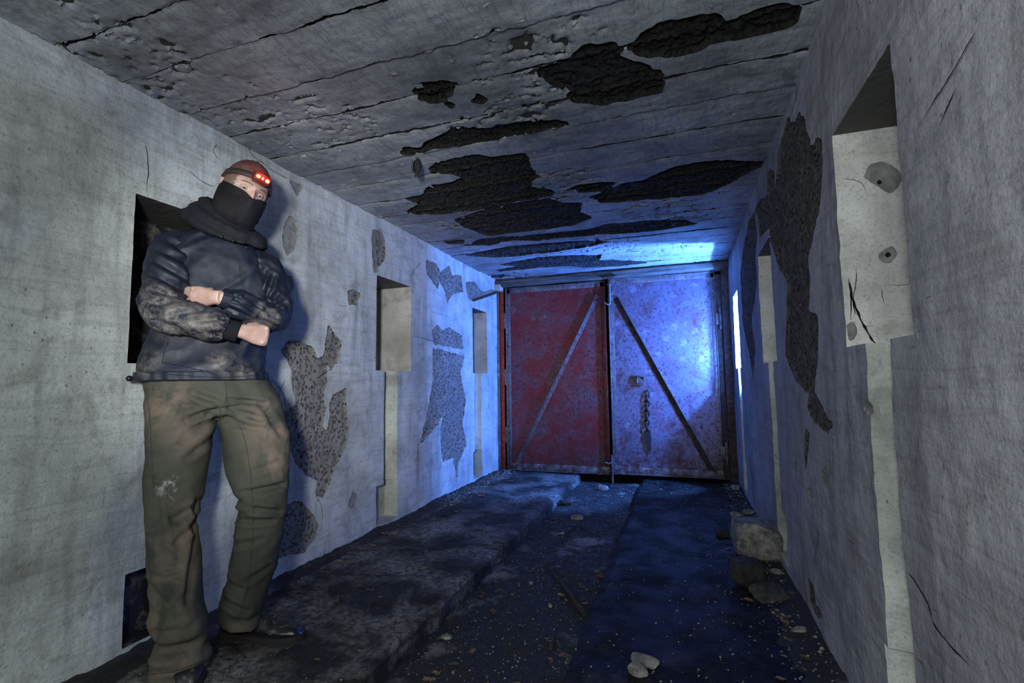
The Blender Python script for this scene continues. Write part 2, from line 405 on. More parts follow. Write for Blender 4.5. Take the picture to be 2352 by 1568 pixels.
for w_, s_ in ((wl, -1), (wr, 1)):
    X = XL if s_ < 0 else XR      # concrete mass behind the plaster, at the open near end
    MB().box((X+s_*.36, -1.62, ZC/2), (.72, .04, ZC+.3)).build('wall_end_face', 'grey_render', w_)

# ceiling: strips between the formwork seams
SEAM = [.52, .77, 1.005, 1.21, 1.46, 1.685, 1.92, 2.14, 2.385, 2.645, 2.90, 3.13, 3.37, 3.59, 3.82, 4.05, 4.28, 4.52, 4.75, 4.98, 5.2]
kA = (2.1382, 850, 0, ce); kB = (2.352, 850, 250, ce)
ceil_patches = [zp(p, *k) for p, k in [
 ([(820,340),(1000,280),(1060,235),(1200,220),(1270,250),(1200,265),(1330,310),(1420,360),(1455,400),(1430,450),(1300,480),(1150,510),(1000,490),(970,470),(940,430),(830,370)], kA),
 ([(1280,240),(1340,180),(1420,125),(1560,100),(1680,75),(1760,110),(1930,50),(2000,25),(2090,45),(2090,110),(2010,150),(1900,180),(1700,210),(1600,260),(1450,285),(1330,265)], kA),
 ([(220,450),(250,410),(330,403),(430,415),(400,450),(390,490),(320,505),(250,490)], kA),
 ([(378,510),(400,497),(420,512),(402,538)], kA), ([(510,500),(540,462),(575,490),(550,510)], kA),
 ([(160,240),(190,205),(260,210),(300,180),(370,140),(430,110),(560,105),(680,100),(760,75),(870,60),(1070,60),(1085,90),(960,105),(860,130),(640,175),(500,195),(350,205),(270,240),(200,250)], kB),
 ([(320,325),(390,285),(480,265),(570,245),(640,262),(740,250),(835,240),(860,310),(915,360),(870,400),(880,420),(990,440),(990,475),(900,490),(800,500),(640,540),(400,570),(240,575),(205,550),(240,520),(280,510),(180,485),(290,460),(310,425),(350,405),(450,395),(500,370),(430,350),(340,350)], kB),
 ([(590,560),(640,540),(800,510),(960,490),(1040,510),(1150,515),(1130,560),(1190,590),(1100,635),(950,650),(760,675),(640,690),(560,660),(500,640),(460,610),(500,585)], kB),
 ([(1070,430),(1130,405),(1250,390),(1335,400),(1300,430),(1250,445),(1150,455)], kB),
 ([(1190,480),(1280,440),(1400,405),(1480,385),(1560,350),(1640,315),(1780,285),(1880,275),(2120,280),(2120,310),(2000,370),(1950,410),(1800,465),(1600,490),(1400,500),(1250,515)], kB),
 ([(500,740),(600,705),(700,695),(800,690),(1000,670),(1180,650),(1300,620),(1500,605),(1700,598),(1760,620),(1600,650),(1400,670),(1250,680),(1000,700),(900,715),(780,710),(640,740)], kB),
 ([(520,790),(600,770),(750,745),(900,730),(1100,715),(1290,712),(1200,740),(1000,770),(850,790),(650,800)], kB),
 ([(690,840),(760,825),(900,800),(1050,790),(1250,788),(1240,815),(1350,820),(1480,825),(1500,832),(1350,850),(1150,860),(1100,850),(900,860),(700,880),(670,872),(800,845)], kB),
 ([(390,720),(520,705),(500,725),(430,730)], kB), ([(580,910),(620,900),(760,898),(700,912)], kB),
]]
def build_ceiling():
    yy = axis(.4, 5.42, .0095, SEAM, [(s-.012, s+.012, .0024) for s in SEAM])
    yy = np.concatenate([np.linspace(-1.6, .38, 24), yy]); xx = axis(XL-.02, XR+.02, .0095)
    Xg, Yg = np.meshgrid(xx, yy, indexing='ij')
    d = .004*fbm(Xg*2, Yg*2, s=51)+.003*fbm(Xg*9, Yg*12, s=52)+.0022*ridge(Xg*10, Yg*26, s=53)
    b = np.searchsorted(SEAM, Yg); off = np.array([.5-_hash(np.int64(i), np.int64(3), np.int64(1), 5) for i in range(len(SEAM)+1)])*.011
    d = d+off[b]
    Yw = Yg.copy(); joint = np.zeros(Yg.shape, bool)
    for i, s in enumerate(SEAM):
        dist = np.abs(Yg-s); w = np.exp(-(dist/.02)**2)
        Yw = Yw+w*(.008*fbm(Xg*5, 0*Xg+i*7.3, s=60)+.007*fbm(Xg*30, 0*Xg+i*3.1, s=61))
        wid = .0018+.0085*np.clip(fbm(Xg*4, 0*Xg+i*5.7, s=62)+.12+.5*fbm(Xg*22, 0*Xg+i*2.7, s=65), 0, 1)
        far = np.where(Yg >= s, np.exp(-np.clip(Yg-s, 0, 9)/.028), 0.)
        d = d+.009*far*np.clip(.55+1.5*fbm(Xg*3, 0*Xg+i*9.1, s=64), 0, 1.3)
        joint |= dist < wid
        d = d+np.where(dist < wid, .016, 0)
        d = d+.006*np.exp(-(dist/.012)**2)*np.clip(fbm(Xg*12, Yg*20, s=63)*2, 0, 1)
    # lifted paint flakes
    fl = fbm(Xg*24, Yg*38, s=71)*sstep(-.12, .25, fbm(Xg*1.7, Yg*1.7, s=72))
    d = d+np.where(fl > .165, .008, 0.)-np.where((fl > .135) & (fl <= .165), .003, 0.)
    spot = fl > .165
    reg = np.where(joint, 200+np.argmin(np.abs(Yg[..., None]-np.array(SEAM)), -1), b+100)
    reg = np.where(spot & ~joint, 250, reg)
    wx = Xg+.022*fbm(Xg*10, Yg*16, s=81)+.008*fbm(Xg*50, Yg*50, s=82); wy = Yw+.014*fbm(Xg*14, Yg*20, s=83)+.006*fbm(Xg*50, Yg*60, s=84)
    rough = .007*fbm(Xg*26, Yg*40, s=85)+.006*vnoise(Xg*80, Yg*80, s=86)
    for k, p in enumerate(ceil_patches):
        m_ = in_poly(wx, wy, p)
        d = np.where(m_, .020+1.5*rough+off[b]*.3, d)
        for s in SEAM: d = np.where(m_ & (np.abs(Yg-s) < .004), d-.013, d)
        reg = np.where(m_, 300+k, reg)
    V = np.stack([Xg, Yw, ZC+d], -1).reshape(-1, 3)
    Fq = grid_faces(len(xx), len(yy), flip=True)
    r = reg.reshape(-1)[Fq]; fr = np.where((r >= 200).any(1), np.where((r >= 250).all(1) | (r >= 300).any(1) | ((r >= 200) & (r < 250)).any(1), np.where((r == 250).any(1) & ((r >= 200) & (r < 250)).any(1), r.min(1), r.max(1)), r.min(1)), r.min(1))
    fr = np.where((fr >= 100) & (fr < 200) & (r == 250).sum(1).astype(bool) & False, 250, fr)
    V = relax_borders(V, len(xx), len(yy), fr, lambda q: (q >= 250))
    slab = MB().box(((XL+XR)/2, 1.95, ZC+.14), (XR-XL+1.4, 7.2, .2)).build('ceiling', 'aggregate_ceiling')
    tag(slab, 'board-marked concrete ceiling with flaking grey paint and dark bare patches', 'ceiling', kind='structure')
    sp = {}
    for i in range(len(SEAM)+1): sp[100+i] = ('ceiling_board', 'plaster_ceiling', slab)
    for i in range(len(SEAM)): sp[200+i] = ('board_joint', 'dirt', slab)
    for k in range(len(ceil_patches)): sp[300+k] = ('bare_concrete', 'aggregate_ceiling', slab)
    sp[250] = ('flaked_spots', 'flaked', slab)
    rg = split_regions(V, Fq, fr, sp, 45)
    if 250 in rg: rg[250]['kind'] = 'stuff'
    return slab
ceiling = build_ceiling()
# ------------------------------------------------------------------ floor
m = Mat('wet_black_soil', .5, spec=.5)
c1 = m.mix(m.ramp(m.noise(9., 9, .72), (.42, 0), (.70, 1)), (.0045, .0046, .005), (.030, .029, .028))
c1 = m.mix(m.ramp(m.noise(3.1, 7, .66, m.pos(loc=(4.1, 2.2, 0))), (.57, 0), (.68, 1)), c1, (.26, .26, .25))
c1 = m.mix(m.ramp(m.vor(120.), (.10, .9), (.17, 0)), c1, (.22, .21, .19))
MAT['soil'] = m.done(c1, m.ramp(m.noise(9., 6, .6), (.36, .35), (.62, .85)), m.bump(m.noise(55., 8, .72), .9, .03, m.bump(m.noise(11., 5, .6), .5, .05)))
m = Mat('dirty_slab_concrete', .7, spec=.35)
g = m.math('MULTIPLY', m.ramp(m.noise(2.7, 10, .60, dist=.3), (.43, .04), (.60, 1)), m.ramp(m.noise(38., 7, .70), (.36, .15), (.58, 1)))
c1 = m.mix(g, (.007, .0068, .0066), (.26, .25, .235))
c1 = m.mix(m.ramp(m.noise(26., 6, .72), (.40, .75), (.50, 0)), c1, (.012, .012, .012))
c1 = m.mix(m.ramp(m.vor(150.), (.09, .8), (.16, 0)), c1, (.26, .25, .23))
MAT['slab_left'] = m.done(c1, m.ramp(m.noise(6., 5, .6), (.35, .5), (.65, .9)), m.bump(m.noise(70., 8, .72), .7, .015, m.bump(m.noise(9., 4, .6), .3, .04)))
m = Mat('dark_wet_slab', .4, spec=.22)
c1 = m.mix(m.ramp(m.noise(4.6, 9, .70, m.pos(loc=(2, 1, 0))), (.52, 0), (.68, 1)), (.0024, .0024, .0025), (.030, .029, .027))
c1 = m.mix(m.ramp(m.vor(140.), (.09, .8), (.15, 0)), c1, (.20, .19, .18))
MAT['slab_right'] = m.done(c1, m.ramp(m.noise(5., 6, .62), (.38, .28), (.62, .78)), m.bump(m.noise(80., 8, .70), .55, .012))

ZM, ZR = -.085, -.02         # level of the middle trench and of the right slab; the left slab is z = 0
XS, XS2 = -1.075, -.435
def height_soil(x, y): return ZM+.016*fbm(x*3, y*3, s=101)+.010*fbm(x*14, y*14, s=102)+.006*fbm(x*45, y*45, s=103)
def floor_mesh():
    xx = axis(XS-.06, XS2+.06, .010); yy = np.concatenate([np.linspace(-1.6, 1.15, 20), axis(1.17, 5.6, .012)])
    X, Y = np.meshgrid(xx, yy, indexing='ij'); Z = height_soil(X, Y)
    o = mesh('floor', np.stack([X, Y, Z], -1).reshape(-1, 3), grid_faces(len(xx), len(yy)), 'soil')
    return tag(o, 'black wet soil floor of the tunnel between two concrete slabs', 'floor', kind='structure')
floor = floor_mesh()
def slab(name, x0, x1, edge_x, z, mat, seed, rough):
    """top surface + worn edge towards the trench"""
    left = edge_x > x0
    xx = axis(min(x0, x1), max(x0, x1), .011); yy = np.concatenate([np.linspace(-1.6, 1.15, 20), axis(1.17, 5.6, .012)])
    edge = edge_x+.006*fbm(yy*2.3, yy*0, s=seed)+.005*fbm(yy*11, yy*0, s=seed+1)+.004*fbm(yy*40, yy*0, s=seed+2)
    chips = np.clip(fbm(yy*5, yy*0+3, s=seed+3)-.12, 0, 1)*.05
    sg = 1 if left else -1
    edge = edge-sg*chips
    n = len(xx); t = np.linspace(0, 1, n)
    X = (x0+(edge[None, :]-x0)*t[:, None]) if left else (x1+(edge[None, :]-x1)*t[:, None])
    Y = np.broadcast_to(yy[None], X.shape)
    Z = z+rough*(fbm(X*4, Y*4, s=seed+5)*.8+.5*fbm(X*22, Y*22, s=seed+6)+.3*vnoise(X*70, Y*70, s=seed+7))
    Z = Z-.014*np.exp(-((t[:, None]-1)/.012)**2)
    P = [np.stack([X, Y, Z], -1)]
    for k in range(1, 9):                       # edge face going down
        f = k/8.; ex = edge+sg*(.007*fbm(yy*16, yy*0+f*4, s=seed+8)+.003*math.sin(f*3)-.003)
        P.append(np.stack([ex, yy, Z[-1]-.008-f*.13], -1)[None])
    V = np.concatenate(P, 0); nu = V.shape[0]
    return mesh(name, V.reshape(-1, 3), grid_faces(nu, len(yy), flip=not left), mat, floor, True, 50)
slab('concrete_slab', XL-.36, XS, XS, 0., 'slab_left', 120, .006)
slab('concrete_slab', XS2, XR+.36, XS2, ZR, 'slab_right', 140, .006)
MB().box(((XL+XR)/2, 2., -.35), (3.6, 7.4, .3)).build('ground_base', 'dirt', floor)
# dirt berms along the foot of both walls
def berm(x, z, w, seed, sg):
    yy = axis(.3, 5.3, .014); t = np.linspace(-.02, w, 12)
    T, Y = np.meshgrid(t, yy, indexing='ij'); prof = np.clip(1-T/w, 0, 1)**1.6
    H = prof*(.020+.03*np.clip(fbm(Y*2.4, T*9, s=seed)+.3, 0, 1))+.008*fbm(Y*30, T*30, s=seed+1)*np.clip(prof*4, 0, 1)-.006
    V = np.stack([x+sg*T, Y, z+H], -1)
    return mesh('dirt_ridge', V.reshape(-1, 3), grid_faces(len(t), len(yy), flip=sg < 0), 'soil', floor)
berm(XL, 0., .16, 160, 1); berm(XR, ZR, .20, 170, -1)
end = MB().box(((XL+XR)/2, 5.72, 1.), (3.4, .2, 3.)).build('light_block_panel', 'dirt')  # unseen dark panel, added to block light behind the gate
tag(end, 'unseen dark panel added behind the steel gate to block light', 'wall', kind='structure')

# ------------------------------------------------------------------ gate
def rust_paint(name, paint, pale, rust, p0, p1, metal=.0, rough=.42, seed=0.):
    m = Mat(name, rough, metal, .5)
    n1 = m.ramp(m.noise(3.4, 10, .74, m.pos(loc=(seed, 0, seed)), dist=.5), (p0, 0), (p1, 1))
    col = m.mix(n1, paint, pale)
    blot = m.ramp(m.math('ADD', m.vor(6., 'F1', m.pos(loc=(seed*2, 0, 1))), m.math('MULTIPLY', m.noise(20., 6, .78), .9)), (.58, .9), (.70, 0))
    col = m.mix(m.math('MULTIPLY', blot, n1), col, tuple(min(1, k*1.7) for k in pale))
    fine = m.noise(30., 7, .72, m.pos(loc=(seed, 2, 0)))
    col = m.mix(m.ramp(fine, (.50, 0), (.64, .9)), col, rust)
    spot = m.math('MULTIPLY', m.ramp(m.math('ADD', m.vor(21., vec=m.pos(loc=(1, seed, 3))), m.math('MULTIPLY', m.noise(45., 4, .7), .3)), (.26, 1), (.36, 0)), m.ramp(m.noise(3.3, 4, .6), (.40, 0), (.55, 1)))
    col = m.mix(spot, col, (.012, .010, .012))
    z = m.sep(2); low = m.ramp(z, (.05, .85), (.38, 0))
    col = m.mix(m.math('MULTIPLY', low, m.ramp(m.noise(18., 6, .7), (.42, 0), (.58, 1))), col, rust)
    nb = m.bump(m.math('SUBTRACT', fine, m.math('MULTIPLY', spot, .5)), .5, .005)
    return m.done(col, m.ramp(fine, (.35, rough*.8), (.65, min(1, rough*1.7))), nb)
MAT['door_red'] = rust_paint('worn_red_gate_paint', (.15, .008, .011), (.085, .055, .066), (.022, .008, .008), .44, .66, .3, .34)  # worn red; its pale patches also hold a blue-purple sheen as colour
MAT['door_blue_lit'] = rust_paint('blue_lit_red_sheet', (.070, .020, .024), (.105, .105, .17), (.04, .012, .012), .35, .52, .5, .33, 3.3)  # rust-red sheet; the blue lamp's sheen is put into its pale colour
MAT['steel_edge'] = rust_paint('blue_grey_gate_steel', (.10, .09, .105), (.18, .18, .20), (.05, .022, .018), .40, .65, .5, .38, 1.7)
MAT['dark_rust'] = rust_paint('dark_rusty_steel', (.045, .028, .026), (.09, .06, .05), (.02, .012, .010), .45, .7, .2, .6, 5.1)
MAT['red_post'] = rust_paint('red_lead_post', (.42, .045, .025), (.30, .07, .04), (.05, .015, .012), .5, .8, .1, .5, 2.2)
m = Mat('weathered_lintel', .8); MAT['black_iron'] = Mat('black_iron', .6, .3).done((.007, .006, .006)); MAT['lintel'] = m.done(m.mix(m.ramp(m.noise(1., 6, .65, m.pos((4, 30, 45))), (.36, 0), (.64, 1)), (.028, .026, .022), (.11, .105, .09)), .85, m.bump(m.noise(1., 6, .65, m.pos((4, 40, 60))), .8, .02))
def dr(x, y, Y=YD): p = on_y(x, y, Y); return np.array([p[0], p[1], p[2]])
Rz = lambda a: Matrix.Rotation(a, 3, 'Z')
def bar(a, b, w, d, name, mat, parent, fin=None):
    """flat iron from a to b (x, z) lying on the gate sheet, w wide, d proud; fin = (side, width, height) gives an angle-iron flange"""
    a = np.array(a, float); b = np.array(b, float); L = np.hypot(*(b-a)); ang = math.atan2(b[1]-a[1], b[0]-a[0])
    R_ = Matrix.Rotation(-ang, 3, 'Y'); mb = MB(); c = (a+b)/2
    mb.box((c[0], YD-d/2-.001, c[1]), (L, d, w), R_, .002)
    if fin:
        sd, fw, fh = fin; o = R_ @ Vector((0, 0, sd*(w/2-fw/2)))
        mb.box((c[0]+o.x, YD-fh/2-.002, c[1]+o.z), (L, fh, fw), R_, .0015)
    return mb.build(name, mat, parent, True, 40)
def leaf(name, x0, x1, z0, z1, sheet, lab):
    root = empty(name, ((x0+x1)/2, YD, z0)); tag(root, lab, 'gate', kind='structure')
    nx, nz = 90, 150; xx = np.linspace(x0, x1, nx); zz = np.linspace(z0, z1, nz); X, Z = np.meshgrid(xx, zz, indexing='ij')
    Y = YD+.004*fbm(X*2.2, Z*2.2, s=180)+.0012*fbm(X*14, Z*14, s=181)
    V = np.stack([X, Y, Z], -1).reshape(-1, 3); V2 = V+[0, .012, 0]; f = grid_faces(nx, nz)
    mesh('sheet', np.vstack([V, V2]), np.vstack([f, f[:, ::-1]+len(V)]), sheet, root)
    w = .055
    bar((x0, z1-w/2), (x1, z1-w/2), w, .008, 'frame_rail', 'steel_edge', root, (1, .007, .04))
    bar((x0, z0+w/2), (x1, z0+w/2), w+.02, .012, 'frame_rail', 'steel_edge', root, (-1, .008, .04))
    return root
ZT, ZB = 2.07, .03
xa, xb, xc, xd = dr(1166, 870)[0], dr(1397, 870)[0], dr(1404, 870)[0], dr(1652, 870)[0]
g1 = leaf('door_1', xa, xb, ZB-.01, ZT, 'door_red', 'red rusted sheet-steel gate leaf with a rising diagonal brace')
g2 = leaf('door_2', xc, xd, ZB, ZT+.01, 'door_blue_lit', 'worn rust-red sheet-steel gate leaf, blue sheen in its colour, with chain and a falling diagonal brace')
def xz(x, y): p = dr(x, y); return (p[0], p[2])
bar(xz(1374, 678), xz(1184, 1074), .030, .007, 'diagonal_brace', 'steel_edge', g1, (-1, .006, .045))
bar(xz(1414, 684), xz(1638, 1086), .055, .008, 'diagonal_brace', 'dark_rust', g2, (1, .006, .045))
bar((xa+.022, ZB), (xa+.022, ZT), .045, .008, 'hinge_stile', 'steel_edge', g1, (1, .007, .045))
bar((xb-.03, ZB), (xb-.03, ZT), .06, .008, 'lock_stile', 'door_red', g1, (-1, .008, .05))
bar((xc+.025, ZB), (xc+.025, ZT), .05, .010, 'lock_stile', 'steel_edge', g2, (1, .010, .055))
bar((xd-.02, ZB), (xd-.02, ZT), .04, .008, 'hinge_stile', 'steel_edge', g2, (-1, .008, .03))
# bolts
p = dr(1402, 660); q_ = dr(1409, 1085)
b = MB(); b.tube([(p[0], YD-.075, 1.80), (p[0], YD-.075, 2.16)], .013, 12); b.box((p[0], YD-.05, 1.86), (.05, .05, .02), None, .003); b.box((p[0], YD-.05, 2.02), (.05, .05, .02), None, .003)
o = b.build('top_bolt', 'steel_edge', g2)
MB().tube(smooth_path([(p[0], YD-.085, 1.815), (p[0]-.02, YD-.10, 1.80), (p[0]-.055, YD-.115, 1.825)], 5), .007, 8).build('bolt_handle', 'steel_edge', o)
b = MB(); b.tube([(q_[0], YD-.075, -.06), (q_[0], YD-.075, .22)], .012, 12); b.box((q_[0], YD-.05, .17), (.05, .05, .02), None, .003); b.box((q_[0], YD-.05, .05), (.05, .05, .02), None, .003)
o = b.build('floor_bolt', 'steel_edge', g2)
MB().tube(smooth_path([(q_[0], YD-.085, .15), (q_[0]-.03, YD-.10, .135), (q_[0]-.065, YD-.11, .15)], 5), .007, 8).build('bolt_handle', 'steel_edge', o)
# lock hasp
p = dr(1466, 872)
b = MB(); b.box((p[0], YD-.012, p[2]+.035), (.135, .018, .022), None, .003); b.box((p[0]+.02, YD-.022, p[2]-.015), (.075, .03, .085), None, .005)
o = b.build('lock', 'dark_rust', g2)
MB().tube(smooth_path([(p[0]-.01, YD-.04, p[2]-.03), (p[0]+.0, YD-.055, p[2]+.03), (p[0]+.05, YD-.055, p[2]+.04), (p[0]+.055, YD-.03, p[2]+.0)], 6), .008, 8).build('hasp', 'steel_edge', o)
# hinges on the right post
post = MB().box((XR-.035, YD-.01, 1.03), (.07, .10, 2.12), None, .004).build('trim_2', 'dark_rust'); tag(post, 'dark rusty steel post hinging the pale gate leaf', 'post', kind='structure')
MB().box((xd+.035, YD+.015, 1.03), (.06, .02, 2.05), None, .002).build('stop_plate', 'dark_rust', post)
for zz in (1.60, .27):
    MB().tube([(xd+.035, YD-.03, zz-.11), (xd+.035, YD-.03, zz+.11)], .016, 14).box((xd+.02, YD-.012, zz), (.07, .012, .12), None, .002).build('hinge', 'steel_edge', g2)
post1 = MB().box((XL+.035, YD+.015, 1.03), (.05, .03, 2.10), None, .003).build('trim_3', 'red_post'); tag(post1, 'red painted steel post at the left of the gate', 'post', kind='structure')
MB().box((XL+.012, YD-.02, 1.03), (.018, .09, 2.10), None, .003).build('angle_flange', 'steel_edge', post1)
for zz in (.4, 1.05, 1.7): MB().tube([(xa-.018, YD-.02, zz-.09), (xa-.018, YD-.02, zz+.09)], .014, 14).build('hinge', 'steel_edge', g1)
# lintel
xx = np.linspace(XL+.0, XR+.0, 160); pr = [(-.10, 2.085), (-.115, 2.10), (-.115, 2.15), (-.10, 2.165), (.02, 2.165), (.02, 2.085)]
V = np.array([[(x, YD+a+.006*fbm(x*9, 7.*i, s=190), z+.010*fbm(x*2.5, i*3., s=191)+.004*fbm(x*25, i*3., s=192)) for i, (a, z) in enumerate(pr)] for x in xx])
Fc = [(i*6+j, i*6+(j+1) % 6, (i+1)*6+(j+1) % 6, (i+1)*6+j) for i in range(len(xx)-1) for j in range(6)]+[tuple(range(5, -1, -1)), tuple((len(xx)-1)*6+j for j in range(6))]
lint = mesh('trim_1', V.reshape(-1, 3), Fc, 'lintel', None, True, 35); tag(lint, 'dark splintered lintel beam above the steel gate', 'lintel', kind='structure')
MB().box((XL+.035, YD-.06, 2.075), (.07, .13, .07), None, .006).build('bearing_stone', 'plaster_niche', lint)
p = dr(1405, 638, YD-.1); MB().box((p[0], YD-.125, p[2]+.0), (.15, .05, .018), None, .003).box((p[0], YD-.075, p[2]-.03), (.05, .03, .07), None, .003).build('bolt_keeper', 'steel_edge', lint)
# chain with a pointed plate
p0, p1, p2 = dr(1487, 899), dr(1486, 985), dr(1492, 1040)
ch = empty('hanging_chain', (p0[0], YD-.02, p2[2])); tag(ch, 'rusty chain hanging on the pale gate leaf with a pointed iron plate', 'chain')
def torus_geo(L, W, r, n=18, k=8):
    th = np.linspace(0, 2*math.pi, n, endpoint=False); c = np.stack([np.cos(th)*W, 0*th, np.sin(th)*L], 1)
    t = np.stack([-np.sin(th)*W, 0*th, np.cos(th)*L], 1); t /= np.linalg.norm(t, axis=1)[:, None]; nrm = np.stack([t[:, 2], 0*th, -t[:, 0]], 1); ph = np.linspace(0, 2*math.pi, k, endpoint=False)
    V = (c[:, None]+nrm[:, None]*np.cos(ph)[None, :, None]*r+np.array([0, 1., 0])[None, None]*np.sin(ph)[None, :, None]*r).reshape(-1, 3)
    return V, [(i*k+j, i*k+(j+1) % k, ((i+1) % n)*k+(j+1) % k, ((i+1) % n)*k+j) for i in range(n) for j in range(k)]
TV, TF = torus_geo(.034, .021, .0085)
NL = 8
for i in range(NL):
    f = (i+.5)/NL; c = p0*(1-f)+p1*f; V = TV.copy()
    if i % 2: V = V[:, [1, 0, 2]]*np.array([1, -1, 1])
    a = .15*math.sin(i*2.1); V = np.stack([V[:, 0]*math.cos(a)-V[:, 2]*math.sin(a), V[:, 1], V[:, 0]*math.sin(a)+V[:, 2]*math.cos(a)], 1)
    V[:, 2] *= 1.05; mesh('link', V+np.array([c[0], YD-.020, c[2]]), TF, 'black_iron', ch)
ol = [(1479, 996), (1486, 984), (1494, 988), (1496, 1010), (1495, 1040), (1489, 1033), (1480, 1005)]
P = [dr(*k) for k in ol]; n = len(P)
V = [(k[0], YD-.024, k[2]) for k in P]+[(k[0], YD-.016, k[2]) for k in P]
mesh('pointed_plate', V, [tuple(range(n)), tuple(range(2*n-1, n-1, -1))]+[(i, i+n, (i+1) % n+n, (i+1) % n) for i in range(n)], 'black_iron', ch, False)
# rod from the far left niche to the gate corner
a_, b_ = on_x(1086, 690, XL), on_x(1144, 672, XL)
o = MB().tube([(XL+.012, a_[1], a_[2]), (XL+.012, b_[1]-.03, b_[2])], .010, 8).build('iron_rod', 'dark_rust', None, origin=(XL+.012, a_[1], a_[2])); tag(o, 'thin dark iron rod on the left wall above the farthest niche', 'rod')

# blue lamp standing in the niche of the right wall nearest the gate
MAT['torch_black'] = Mat('black_anodised', .35, .6).done((.02, .02, .022))
mm = Mat('blue_lamp_lens'); mm.b.inputs['Emission Color'].default_value = (*LAMP_BLUE, 1); mm.b.inputs['Emission Strength'].default_value = 6; MAT['lens_blue'] = mm.done((.1, .2, .6))
tx, ty, tz = XR+.215, 4.60, NICHE_Z[0]
to = empty('blue_lamp', (tx, ty, tz)); tag(to, 'small blue lamp standing in the right wall niche nearest the gate', 'lamp')
MB().tube([(tx, ty, tz), (tx, ty, tz+.01), (tx, ty, tz+.012), (tx, ty, tz+.13)], [.035, .035, .022, .022], 20).build('lamp_body', 'torch_black', to)
MB().tube([(tx, ty, tz+.13), (tx, ty, tz+.14), (tx, ty, tz+.17), (tx, ty, tz+.185)], [.022, .026, .026, .016], 20).build('lamp_lens', 'lens_blue', to)
add_light('blue_lamp_light', 'POINT', (tx-.030, ty+.0, tz+.21), 520, LAMP_BLUE, shadow_soft_size=.018)
#==PERSON==
# ------------------------------------------------------------------ person
P0 = np.array([-1.80, 1.49, 0.]); _a = math.atan2(.774, .633)
S_, N_ = np.array([math.cos(_a), math.sin(_a), 0.]), np.array([math.sin(_a), -math.cos(_a), 0.]); Z_ = np.array([0, 0, 1.])
def W3(s, n, z): return P0+S_*s+N_*n+Z_*z
def PL(x, y, n=0.):
    r = ray(x, y); t = ((P0+N_*n-EYE) @ N_)/(r @ N_); p = EYE+r*t-P0; return float(p @ S_), float(p[2])
def blob(m, c, r0, r1):
    k = m.n('VectorMath'); k.operation = 'DISTANCE'; m.l(m.tc.outputs['Object'], k.inputs[0]); k.inputs[1].default_value = tuple(np.array(c)-P0)
    return m.ramp(k.outputs['Value'], (r0, 1), (r1, 0))
person = empty('person', P0)
tag(person, 'person leaning on the left wall with crossed arms, navy jacket, olive trousers, masked face', 'person')

# --- cloth materials
m = Mat('navy_waxed_cotton', .5, spec=.35)
base = m.mix(m.ramp(m.noise(9., 5, .6), (.35, 0), (.7, 1)), (.0030, .0052, .0135), (.0060, .0108, .0250))
dust = m.ramp(m.noise(15., 9, .78, dist=.4), (.42, 0), (.66, 1))
zone = blob(m, W3(-.21, .17, 1.27), .03, .13)
for c_, a_, b_ in ((W3(-.12, .23, 1.22), .03, .12), (W3(-.03, .25, 1.20), .02, .09), (W3(.17, .19, 1.26), .01, .075), (W3(.10, .16, 1.235), .0, .05), (W3(.02, .15, 1.09), 0, .06), (W3(.09, .15, 1.06), 0, .055), (W3(-.22, .1, 1.08), 0, .08)):
    zone = m.math('MAXIMUM', zone, m.math('MULTIPLY', blob(m, c_, a_, b_), .8))
fac = m.math('MULTIPLY', dust, m.math('ADD', m.math('MULTIPLY', zone, 1.), .02))
base = m.mix(fac, base, (.25, .225, .19))
sp = m.math('MULTIPLY', m.ramp(m.vor(42.), (.13, 1), (.18, 0)), m.ramp(m.sep(2), (1.0, 0), (1.04, 1), (1.13, 1), (1.17, 0)))
base = m.mix(m.math('MULTIPLY', sp, m.ramp(m.noise(7., 3), (.5, 0), (.58, 1))), base, (.55, .55, .53))
MAT['jacket'] = m.done(base, m.ramp(m.noise(18., 4, .6), (.3, .48), (.7, .70)), m.bump(m.noise(42., 5, .6), .18, .004, m.bump(m.noise(420., 2, .5), .15, .001)))
m = Mat('dark_knit', .9, spec=.15); MAT['knit'] = m.done((.0065, .007, .010), .9, m.bump(m.noise(1., 2, .5, m.pos((300, 300, 900))), .5, .002))
m = Mat('black_jersey', .88, spec=.15); MAT['jersey'] = m.done(m.mix(m.ramp(m.noise(14., 4), (.4, 0), (.6, 1)), (.0065, .0065, .008), (.012, .012, .0145)), .9, m.bump(m.noise(500., 2), .3, .001))
MAT['hood'] = Mat('black_hood', .8, spec=.2).done((.008, .0095, .013))
m = Mat('olive_canvas', .85, spec=.2)
base = m.mix(m.ramp(m.noise(6., 5, .6), (.35, 0), (.65, 1)), (.029, .034, .026), (.049, .054, .042))
brown = m.ramp(m.noise(7., 8, .7, dist=.5), (.38, 0), (.55, 1))
zone = blob(m, W3(-.10, .2, .42), .05, .20)
for c_, a_, b_ in ((W3(-.12, .2, .22), .02, .14), (W3(-.16, .13, .93), .02, .16), (W3(-.08, .14, .84), 0, .12), (W3(.20, .14, .84), .02, .14), (W3(.22, .14, .70), .02, .12), (W3(-.08, .28, .06), .02, .12), (W3(.10, .15, .06), 0, .08)):
    zone = m.math('MAXIMUM', zone, blob(m, c_, a_, b_))
base = m.mix(m.math('MULTIPLY', brown, m.math('ADD', m.math('MULTIPLY', zone, .85), .10)), base, (.135, .105, .082))
pale = m.math('MULTIPLY', m.ramp(m.noise(20., 6, .7), (.52, 0), (.62, 1)), blob(m, W3(-.13, .2, .65), .0, .06))
base = m.mix(pale, base, (.34, .35, .33))
tw = m.noise(1., 2, .5, m.pos((500, 500, 500)))
MAT['trousers'] = m.done(base, .88, m.bump(m.noise(30., 5, .65), .25, .008, m.bump(tw, .25, .001)))
